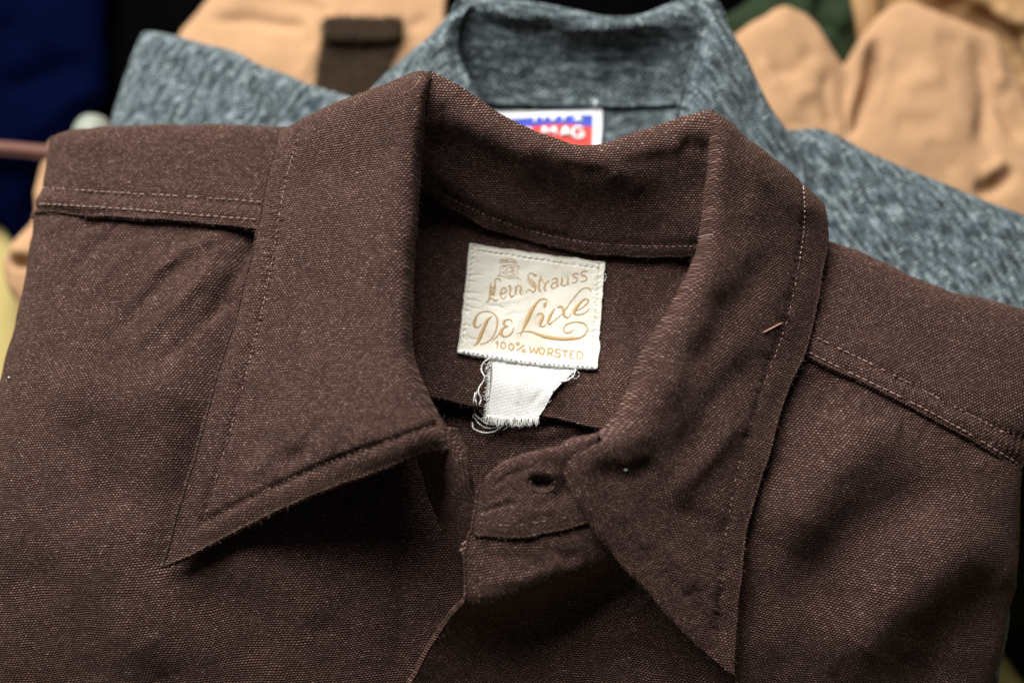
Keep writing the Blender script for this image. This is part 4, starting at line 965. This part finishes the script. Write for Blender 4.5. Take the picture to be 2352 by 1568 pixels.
sheet('g_label', g5, [[(-60, 566), (400, 566), (800, 531), (1300, 494), (1790, 541)], [(-60, 800), (400, 800), (800, 800), (1300, 800), (1785, 800)], [(-60, 1150), (400, 1150), (800, 1150), (1300, 1150), (1760, 1150)]], .025, 'red_band', GRED, gl, .02)
def gletter(strokes, w):
    g = Geo()
    for st in strokes:
        q = resample(st, max(3, 4 * len(st))) if len(st) > 2 else np.array(st, float)
        P = [on('g_label', *g5(x, y), .05)[0] for x, y in q[:, :2]]
        V, F = tube_geo(P, w / 6.72 * .9408 * .5 * .00022, 6); g.add(V, F)
    g.build('letter', GWHITE, gl)
for st in ([[(985, 690), (995, 555)], [(995, 555), (1080, 650)], [(1080, 650), (1170, 550)], [(1170, 550), (1190, 690)]], [[(1270, 700), (1345, 550)], [(1345, 550), (1430, 700)], [(1300, 650), (1400, 650)]], [[(1630, 575), (1560, 550), (1480, 590), (1475, 670), (1540, 720), (1630, 700), (1635, 650), (1570, 650)]],
           [[(690, 690), (700, 580)], [(700, 580), (780, 600), (700, 640)], [(720, 640), (790, 690)]]): gletter(st, 48)
for st in ([[(850, 390), (850, 480)]], [[(960, 380), (1030, 380)], [(990, 380), (1000, 450)]], [[(1110, 375), (1145, 460)], [(1145, 460), (1180, 375)]], [[(1320, 365), (1320, 460)]], [[(1500, 450), (1550, 370), (1610, 455)], [(1520, 425), (1590, 425)]]): gletter(st, 36)
P = [on(['g_back', 'g_collar'], *g5(x, y), .15)[0] for x, y in ((1838, 260), (1836, 200), (1840, 130))]
V, F = tube_geo(P, .0006, 6); mesh_obj('thread_end', V, F, GWHITE, gl)

# ------------------------------------------------------------------ tan jacket below and behind both shirts
def c3(x, y, *z): return ((1700 + x / 2.8) * .9408, y / 2.8 * .9408) + z
ZOFF = 0.0
base = unproj(1900, 300, .02); base[2] = .012
TJ = thing('tan_jacket', 'crumpled tan cotton jacket with a brown knit cuff, lying under the grey shirt', 'jacket', tuple(base))
TN = ((.35, 4.5), (.16, 1.8))
patch('body', TJ, [
 [(520, -150, 1.8), (600, -150, 2.6), (720, -150, 2.8), (850, -150, 2.9), (1000, -150, 2.8), (1150, -150, 2.6)],
 [(470, -5, 1.8, -.3, 0, -1), (480, -3, 2.4), (600, 0, 2.9), (740, 0, 3.0), (880, 0, 3.0), (1020, 0, 3.0)],
 [(418, 55, 1.8, -.3, 0, -1), (428, 56, 2.4), (560, 62, 3.0), (730, 66, 3.1), (880, 68, 3.1), (1020, 70, 3.0)],
 [(390, 100, 1.8, -.3, 0, -1), (398, 100, 2.4), (540, 118, 3.1), (720, 130, 3.1), (880, 135, 3.1), (1020, 140, 3.0)],
 [(365, 190, 1.6, -.3, 0, -1), (375, 190, 2.2), (520, 205, 2.9), (700, 218, 3.0), (860, 220, 3.0), (1020, 230, 2.8)],
 [(340, 330, 1.4), (350, 330, 1.8), (500, 340, 2.4), (680, 350, 2.6), (850, 350, 2.6), (1020, 350, 2.4)]],
 TAN, 'tan_l', 10, thick=.25, creases=[([(470, 44), (580, 42), (650, 56), (720, 60)], 13, -.30), ([(700, 20), (730, 100), (690, 190)], 16, .22), ([(660, 0), (720, 14), (760, 30)], 12, -.2), ([(905, 60), (940, 60), (990, 40)], 12, -.2)], noise=((.26, 3.0), (.14, 1.2), (.05, .5)), rot=10, seed=41)
kn = sheet('tan_l', lambda x, y: (x, y), [[(744, 60), (800, 58), (860, 58), (918, 60)], [(740, 110), (800, 110), (850, 110), (905, 112)], [(734, 160), (790, 160), (840, 160), (890, 162)], [(724, 240), (780, 242), (830, 244), (880, 246)]], .22, 'knit_cuff', KNIT, TJ, .25, 6, 'knit')
fuzz(kn, ['knit'], 220, KNIT, (.0015, .0042), .00035)
sheet('knit', lambda x, y: (x, y), [[(752, 62), (800, 60), (860, 60), (914, 62)], [(750, 80), (800, 78), (860, 78), (916, 80)], [(752, 98), (800, 97), (860, 98), (910, 100)]], .6, 'ribbed_edge', KNIT, kn, .5, 6, 'knit_rib')
fuzz(kn, ['knit_rib'], 260, KNIT, (.0015, .004), .00035)
patch('sleeve', TJ, [
 [c3(150, 345, 2.3, 0, .3, -1.4), c3(300, 250, 2.6, 0, .3, -1.4), c3(430, 155, 2.9, 0, .3, -1.4), c3(560, 80, 3.0, 0, .3, -1.4), c3(640, 63, 3.0, 0, .3, -1.4), c3(730, 92, 2.9, 0, .3, -1.4), c3(850, 210, 2.7, 0, .3, -1.4), c3(920, 335, 2.5, 0, .3, -1.4), c3(1000, 455, 2.2, 0, .3, -1.2)],
 [c3(150, 345, 2.9), c3(300, 250, 3.1), c3(430, 155, 3.3), c3(560, 78, 3.4), c3(640, 60, 3.4), c3(730, 90, 3.3), c3(850, 208, 3.1), c3(920, 333, 2.9), c3(1000, 452, 2.6)],
 [c3(210, 500, 3.1), c3(340, 430, 3.25), c3(460, 370, 3.35), c3(580, 320, 3.4), c3(670, 310, 3.4), c3(760, 330, 3.3), c3(860, 400, 3.15), c3(930, 470, 2.95), c3(1004, 560, 2.7)],
 [c3(350, 800, 3.0), c3(450, 740, 3.2), c3(560, 700, 3.3), c3(660, 680, 3.3), c3(760, 680, 3.2), c3(850, 690, 3.15), c3(920, 710, 3.0), c3(965, 740, 2.9), c3(1006, 800, 2.8)],
 [c3(600, 1080, 2.8), c3(680, 1050, 2.9), c3(740, 1030, 3.0), c3(800, 1020, 3.0), c3(860, 1020, 3.0), c3(900, 1030, 2.95), c3(940, 1040, 2.9), c3(975, 1050, 2.8), c3(1008, 1060, 2.8)]],
 TAN, None, 10, thick=.2, creases=[([c3(480, 470), c3(640, 500), c3(830, 340)], 15, -.16), ([c3(420, 420), c3(520, 520), c3(560, 640)], 14, .14), ([c3(900, 460), c3(880, 640), c3(930, 900)], 14, -.18), ([c3(640, 720), c3(740, 640), c3(830, 620)], 16, .12), ([c3(560, 900), c3(680, 840), c3(800, 860)], 14, -.12)],
 noise=((.22, 2.6), (.12, 1.1), (.05, .5)), rot=0, seed=42)
L2 = [
 [(1008, 465, 2.7), (1095, 325, 2.9), (1190, 200, 3.0), (1290, 84, 3.2), (1400, 22, 3.3), (1500, 24, 3.3), (1660, 94, 3.3), (1850, 164, 3.2), (2010, 228, 3.1), (2075, 305, 2.9)],
 [(1006, 610, 2.8), (1090, 520, 3.1), (1185, 460, 3.0), (1320, 420, 3.3), (1480, 400, 3.5), (1640, 400, 3.5), (1800, 420, 3.4), (1930, 440, 3.2), (2050, 450, 3.2), (2160, 480, 2.9)],
 [(1004, 800, 2.8), (1070, 760, 3.1), (1170, 740, 3.1), (1330, 720, 3.4), (1500, 710, 3.55), (1680, 710, 3.55), (1840, 720, 3.4), (1960, 740, 3.1), (2090, 770, 3.2), (2290, 820, 3.0)],
 [(1000, 1000, 2.8), (1060, 1000, 3.0), (1180, 1000, 3.2), (1350, 1000, 3.4), (1540, 1010, 3.5), (1730, 1030, 3.5), (1900, 1060, 3.3), (2020, 1100, 3.1), (2150, 1130, 3.2), (2400, 1190, 3.1)],
 [(995, 1250, 2.6), (1060, 1250, 2.7), (1180, 1250, 2.9), (1350, 1260, 3.1), (1540, 1280, 3.2), (1730, 1310, 3.2), (1900, 1340, 3.1), (2040, 1370, 2.9), (2180, 1420, 3.0), (2450, 1520, 2.9)],
 [(995, 1500, 2.2), (1060, 1500, 2.3), (1180, 1510, 2.4), (1350, 1530, 2.6), (1540, 1560, 2.7), (1730, 1600, 2.7), (1900, 1650, 2.7), (2050, 1700, 2.6), (2200, 1750, 2.6), (2480, 1840, 2.5)]]
patch('sleeve', TJ, [[c3(x, y + 4, z - .4, 0, .3, -1.4) for x, y, z in L2[0]]] + [[c3(*p) for p in r] for r in L2], TAN, None, 10, thick=.2, creases=[
  ([c3(1215, 260), c3(1212, 420), c3(1190, 560), c3(1120, 740), c3(1035, 960)], 13, -.80), ([c3(1290, 330), c3(1280, 540), c3(1200, 780)], 20, .22), ([c3(1900, 260), c3(1960, 400), c3(1985, 620), c3(1960, 900), c3(1980, 1060)], 20, -.36),
  ([c3(2010, 300), c3(2060, 520), c3(2160, 760)], 20, .22), ([c3(2080, 560), c3(2100, 760), c3(2260, 960)], 22, -.45), ([c3(1890, 1310), c3(2010, 1290), c3(2120, 1200), c3(2180, 1120)], 18, -.45), ([c3(1940, 1200), c3(2060, 1160), c3(2120, 1090)], 18, .30),
  ([c3(1640, 260), c3(1740, 300), c3(1830, 250)], 20, -.16), ([c3(1400, 640), c3(1520, 560), c3(1700, 540)], 24, .14), ([c3(1340, 820), c3(1500, 860), c3(1720, 800)], 26, -.14), ([c3(1560, 960), c3(1680, 1060), c3(1800, 1180)], 22, -.12), ([c3(1420, 180), c3(1460, 330), c3(1560, 430)], 22, -.10)],
  noise=((.20, 2.8), (.11, 1.2), (.05, .5)), rot=5, seed=43)
# its lower edge shows beside the brown shirt on the left
patch('hem', TJ, [
 [(113, 320, 2.6, 0, 0, -1), (116, 320, 2.8), (150, 325, 3.0), (210, 330, 3.0)],
 [(88, 380, 2.5, -.1, 0, -1), (92, 380, 2.8), (130, 385, 3.0), (200, 390, 3.0)],
 [(70, 487, 2.4, -.1, 0, -1), (74, 487, 2.7), (110, 490, 2.9), (190, 490, 3.0)],
 [(40, 540, 2.2, -.1, 0, -1), (46, 541, 2.6), (90, 545, 2.8), (180, 550, 2.9)],
 [(15, 592, 2.0, -.1, 0, -1), (21, 593, 2.4), (70, 600, 2.7), (160, 610, 2.8)],
 [(14, 640, 2.0, -.1, 0, -1), (20, 640, 2.3), (60, 650, 2.6), (150, 660, 2.7)],
 [(38, 706, 1.8, -.1, 0, -1), (44, 705, 2.1), (80, 710, 2.4), (150, 720, 2.6)]],
 TAN, 'tan_hem', 8, thick=.2, creases=[([(100, 400), (80, 470), (60, 540)], 12, -.12, 0), ([(60, 520), (90, 560), (110, 640)], 12, .14), ([(20, 606), (40, 604), (80, 600)], 10, -.7), ([(25, 580), (60, 575)], 12, .2)], noise=((.2, 1.5), (.08, .6)), seed=44)

# ------------------------------------------------------------------ other clothes round the pile
def cloth(name, lab_, cat, rows_, mat, creases=(), seed=0, thick=.25, step=12, noise=((.25, 3.0), (.08, 1.2)), part=None):
    o = patch(name, None, rows_, mat, None, step, thick=thick, creases=creases, noise=noise, seed=seed)
    return tag(o, lab_, cat)
cloth('navy_garment', 'dark navy blue folded garment at the left edge, behind the brown shirt', 'garment', [
 [(-420, -160, 1.2), (-150, -160, 2.2), (100, -160, 2.4), (250, -160, 2.0), (275, -160, .6)],
 [(-420, 0, 1.2), (-150, 0, 2.2), (80, 0, 2.4), (235, 0, 2.0), (258, 0, .6)],
 [(-400, 150, 1.2), (-150, 150, 2.1), (70, 150, 2.3), (225, 150, 1.9), (248, 150, .6)],
 [(-380, 290, 1.1), (-150, 290, 1.9), (60, 290, 2.1), (205, 290, 1.8), (235, 290, .6)],
 [(-330, 400, 1.0), (-120, 400, 1.6), (20, 400, 1.8), (100, 400, 1.6), (150, 400, .6)],
 [(-260, 420, .5), (-80, 460, 1.0), (6, 480, 1.3), (60, 470, 1.3), (120, 470, .5)],
 [(-200, 440, .3), (-40, 490, .5), (22, 545, .6), (42, 548, .6), (110, 540, .4)]],
 NAVY, creases=[([(0, 210), (110, 160), (220, 140)], 26, -.5), ([(60, 330), (150, 250), (230, 200)], 26, .4), ([(130, -20), (120, 90), (180, 200)], 30, .3), ([(0, 40), (60, 100)], 30, -.3)], seed=51)
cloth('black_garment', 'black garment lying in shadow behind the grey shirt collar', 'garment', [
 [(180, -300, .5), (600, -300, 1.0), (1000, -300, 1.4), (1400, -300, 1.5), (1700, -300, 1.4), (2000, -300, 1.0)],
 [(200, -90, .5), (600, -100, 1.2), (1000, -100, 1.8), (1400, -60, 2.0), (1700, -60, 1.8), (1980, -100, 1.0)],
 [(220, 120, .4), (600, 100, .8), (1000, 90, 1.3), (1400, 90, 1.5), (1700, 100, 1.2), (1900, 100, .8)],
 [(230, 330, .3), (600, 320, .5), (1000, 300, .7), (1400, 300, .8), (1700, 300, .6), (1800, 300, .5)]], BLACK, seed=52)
cloth('olive_garment', 'dark olive green garment wedged between two tan folds at upper right', 'garment', [
 [c3(80, -300, 1.6), c3(400, -300, 1.7), c3(700, -300, 2.0), c3(950, -300, 2.1), c3(1250, -300, 1.8)],
 [c3(120, 20, 1.5, 0, .2, -.6), c3(430, 10, 1.8), c3(720, -20, 2.1), c3(950, -20, 2.2), c3(1230, -10, 1.9)],
 [c3(150, 150, 1.5), c3(420, 110, 1.8), c3(740, 120, 2.0), c3(980, 130, 2.0), c3(1220, 140, 1.6)],
 [c3(120, 300, 1.2), c3(400, 300, 1.3), c3(760, 300, 1.5), c3(1010, 320, 1.5), c3(1200, 320, 1.2)],
 [c3(120, 560, .8), c3(400, 560, .9), c3(760, 560, 1.0), c3(1010, 600, 1.0), c3(1200, 600, .9)]], OLIVE, creases=[([c3(840, -60), c3(850, 120), c3(900, 240)], 14, -.7), ([c3(980, 60), c3(990, 220)], 18, .35), ([c3(640, 10), c3(560, 90)], 12, -.3)], seed=53)
cloth('brown_strip', 'narrow light brown fold standing between the olive and tan cloth at upper right', 'garment', [
 [c3(1040, -200, 1.6), c3(1080, -200, 2.3), c3(1180, -200, 2.4), c3(1260, -200, 1.2)],
 [c3(1050, 0, 1.6), c3(1085, 0, 2.4), c3(1190, 0, 2.4), c3(1260, 0, 1.2)],
 [c3(1080, 160, 1.6), c3(1110, 160, 2.2), c3(1200, 160, 2.2), c3(1260, 160, 1.2)],
 [c3(1110, 360, 1.2), c3(1130, 360, 1.6), c3(1200, 360, 1.6), c3(1260, 360, 1.0)]], DARKTAN, seed=54, noise=((.05, 2),))
cloth('dull_tan_garment', 'darker crumpled tan brown garment in the upper right corner', 'garment', [
 [c3(1150, -420, 1.8), c3(1500, -420, 2.2), c3(1800, -420, 2.6), c3(2150, -420, 3.0), c3(2600, -420, 2.8)],
 [c3(1180, -40, .8), c3(1450, -60, 1.6), c3(1700, -40, 2.6), c3(2100, -60, 3.1), c3(2600, -80, 2.9)],
 [c3(1250, 120, .6), c3(1500, 80, 1.2), c3(1850, 90, 2.2), c3(2150, 130, 2.8), c3(2600, 120, 2.9)],
 [c3(1300, 300, .6), c3(1600, 300, .8), c3(1980, 270, 1.5), c3(2220, 320, 2.4), c3(2600, 320, 2.8)],
 [c3(1300, 560, .6), c3(1700, 560, .7), c3(2120, 480, 1.4), c3(2320, 600, 2.2), c3(2600, 600, 2.6)],
 [c3(1300, 900, .5), c3(1800, 900, .6), c3(2200, 900, 1.0), c3(2400, 960, 1.8), c3(2700, 960, 2.2)]], DARKTAN, creases=[([c3(1900, 30), c3(1980, 160), c3(2100, 260), c3(2240, 300)], 26, -.8), ([c3(1650, 20), c3(1800, 40), c3(1960, 20)], 20, -.3), ([c3(2040, 40), c3(2140, 150), c3(2300, 180)], 20, .5), ([c3(2130, 330), c3(2200, 420), c3(2240, 560)], 20, -.6)], seed=55)
cloth('dark_garment', 'black green garment at the lower right, partly under the brown shirt', 'garment', [
 [(2180, 1030, .4), (2300, 1010, 1.2), (2420, 1000, 1.6), (2600, 980, 1.6)],
 [(2180, 1180, .4), (2300, 1180, 1.3), (2420, 1180, 1.8), (2600, 1180, 1.8)],
 [(2190, 1330, .4), (2290, 1340, 1.2), (2410, 1350, 1.7), (2600, 1360, 1.7)],
 [(2200, 1430, .3), (2276, 1455, .8), (2360, 1500, 1.2), (2600, 1560, 1.3)],
 [(2205, 1440, .1), (2281, 1468, .2), (2352, 1556, .3), (2600, 1640, .3)]], plain('black_green_cloth', (.008, .009, .005), .9, .3, 60, 0, .05), seed=56, noise=((.1, 3),))
# pale rounded end behind the shirt shoulder, and a strap
g = Geo()
V = []; F = []
nu, nv = 28, 14
c = unproj(212, 318, .03)
for j in range(nv):
    a = math.pi * j / (nv - 1)
    for i in range(nu):
        b_ = 2 * math.pi * i / nu
        rx = abs(math.sin(a)) ** .6
        V.append(c + np.array([.0098 * rx * math.cos(b_), .011 * -math.cos(a), .0098 * rx * math.sin(b_) * (1 + .06 * math.sin(5 * a))]))
for j in range(nv - 1):
    for i in range(nu):
        F.append((j * nu + i, j * nu + (i + 1) % nu, (j + 1) * nu + (i + 1) % nu, (j + 1) * nu + i))
g.add(V, F)
tag(g.build('cloth_roll', PALE), 'pale grey-green rounded roll peeking out behind the left shoulder of the brown shirt', 'cloth roll')
cloth('strap', 'narrow reddish brown strap lying across the navy cloth at the left edge', 'strap', [
 [(-220, 318, 2.6), (-80, 322, 2.7), (20, 326, 2.8), (80, 332, 2.8), (180, 340, 2.8)],
 [(-220, 332, 2.9), (-80, 337, 3.0), (20, 341, 3.1), (80, 347, 3.1), (180, 356, 3.0)],
 [(-220, 346, 2.6), (-80, 352, 2.7), (20, 357, 2.8), (80, 363, 2.8), (180, 372, 2.8)]], STRAP, seed=57, step=6, thick=.2, noise=((.03, 2),))
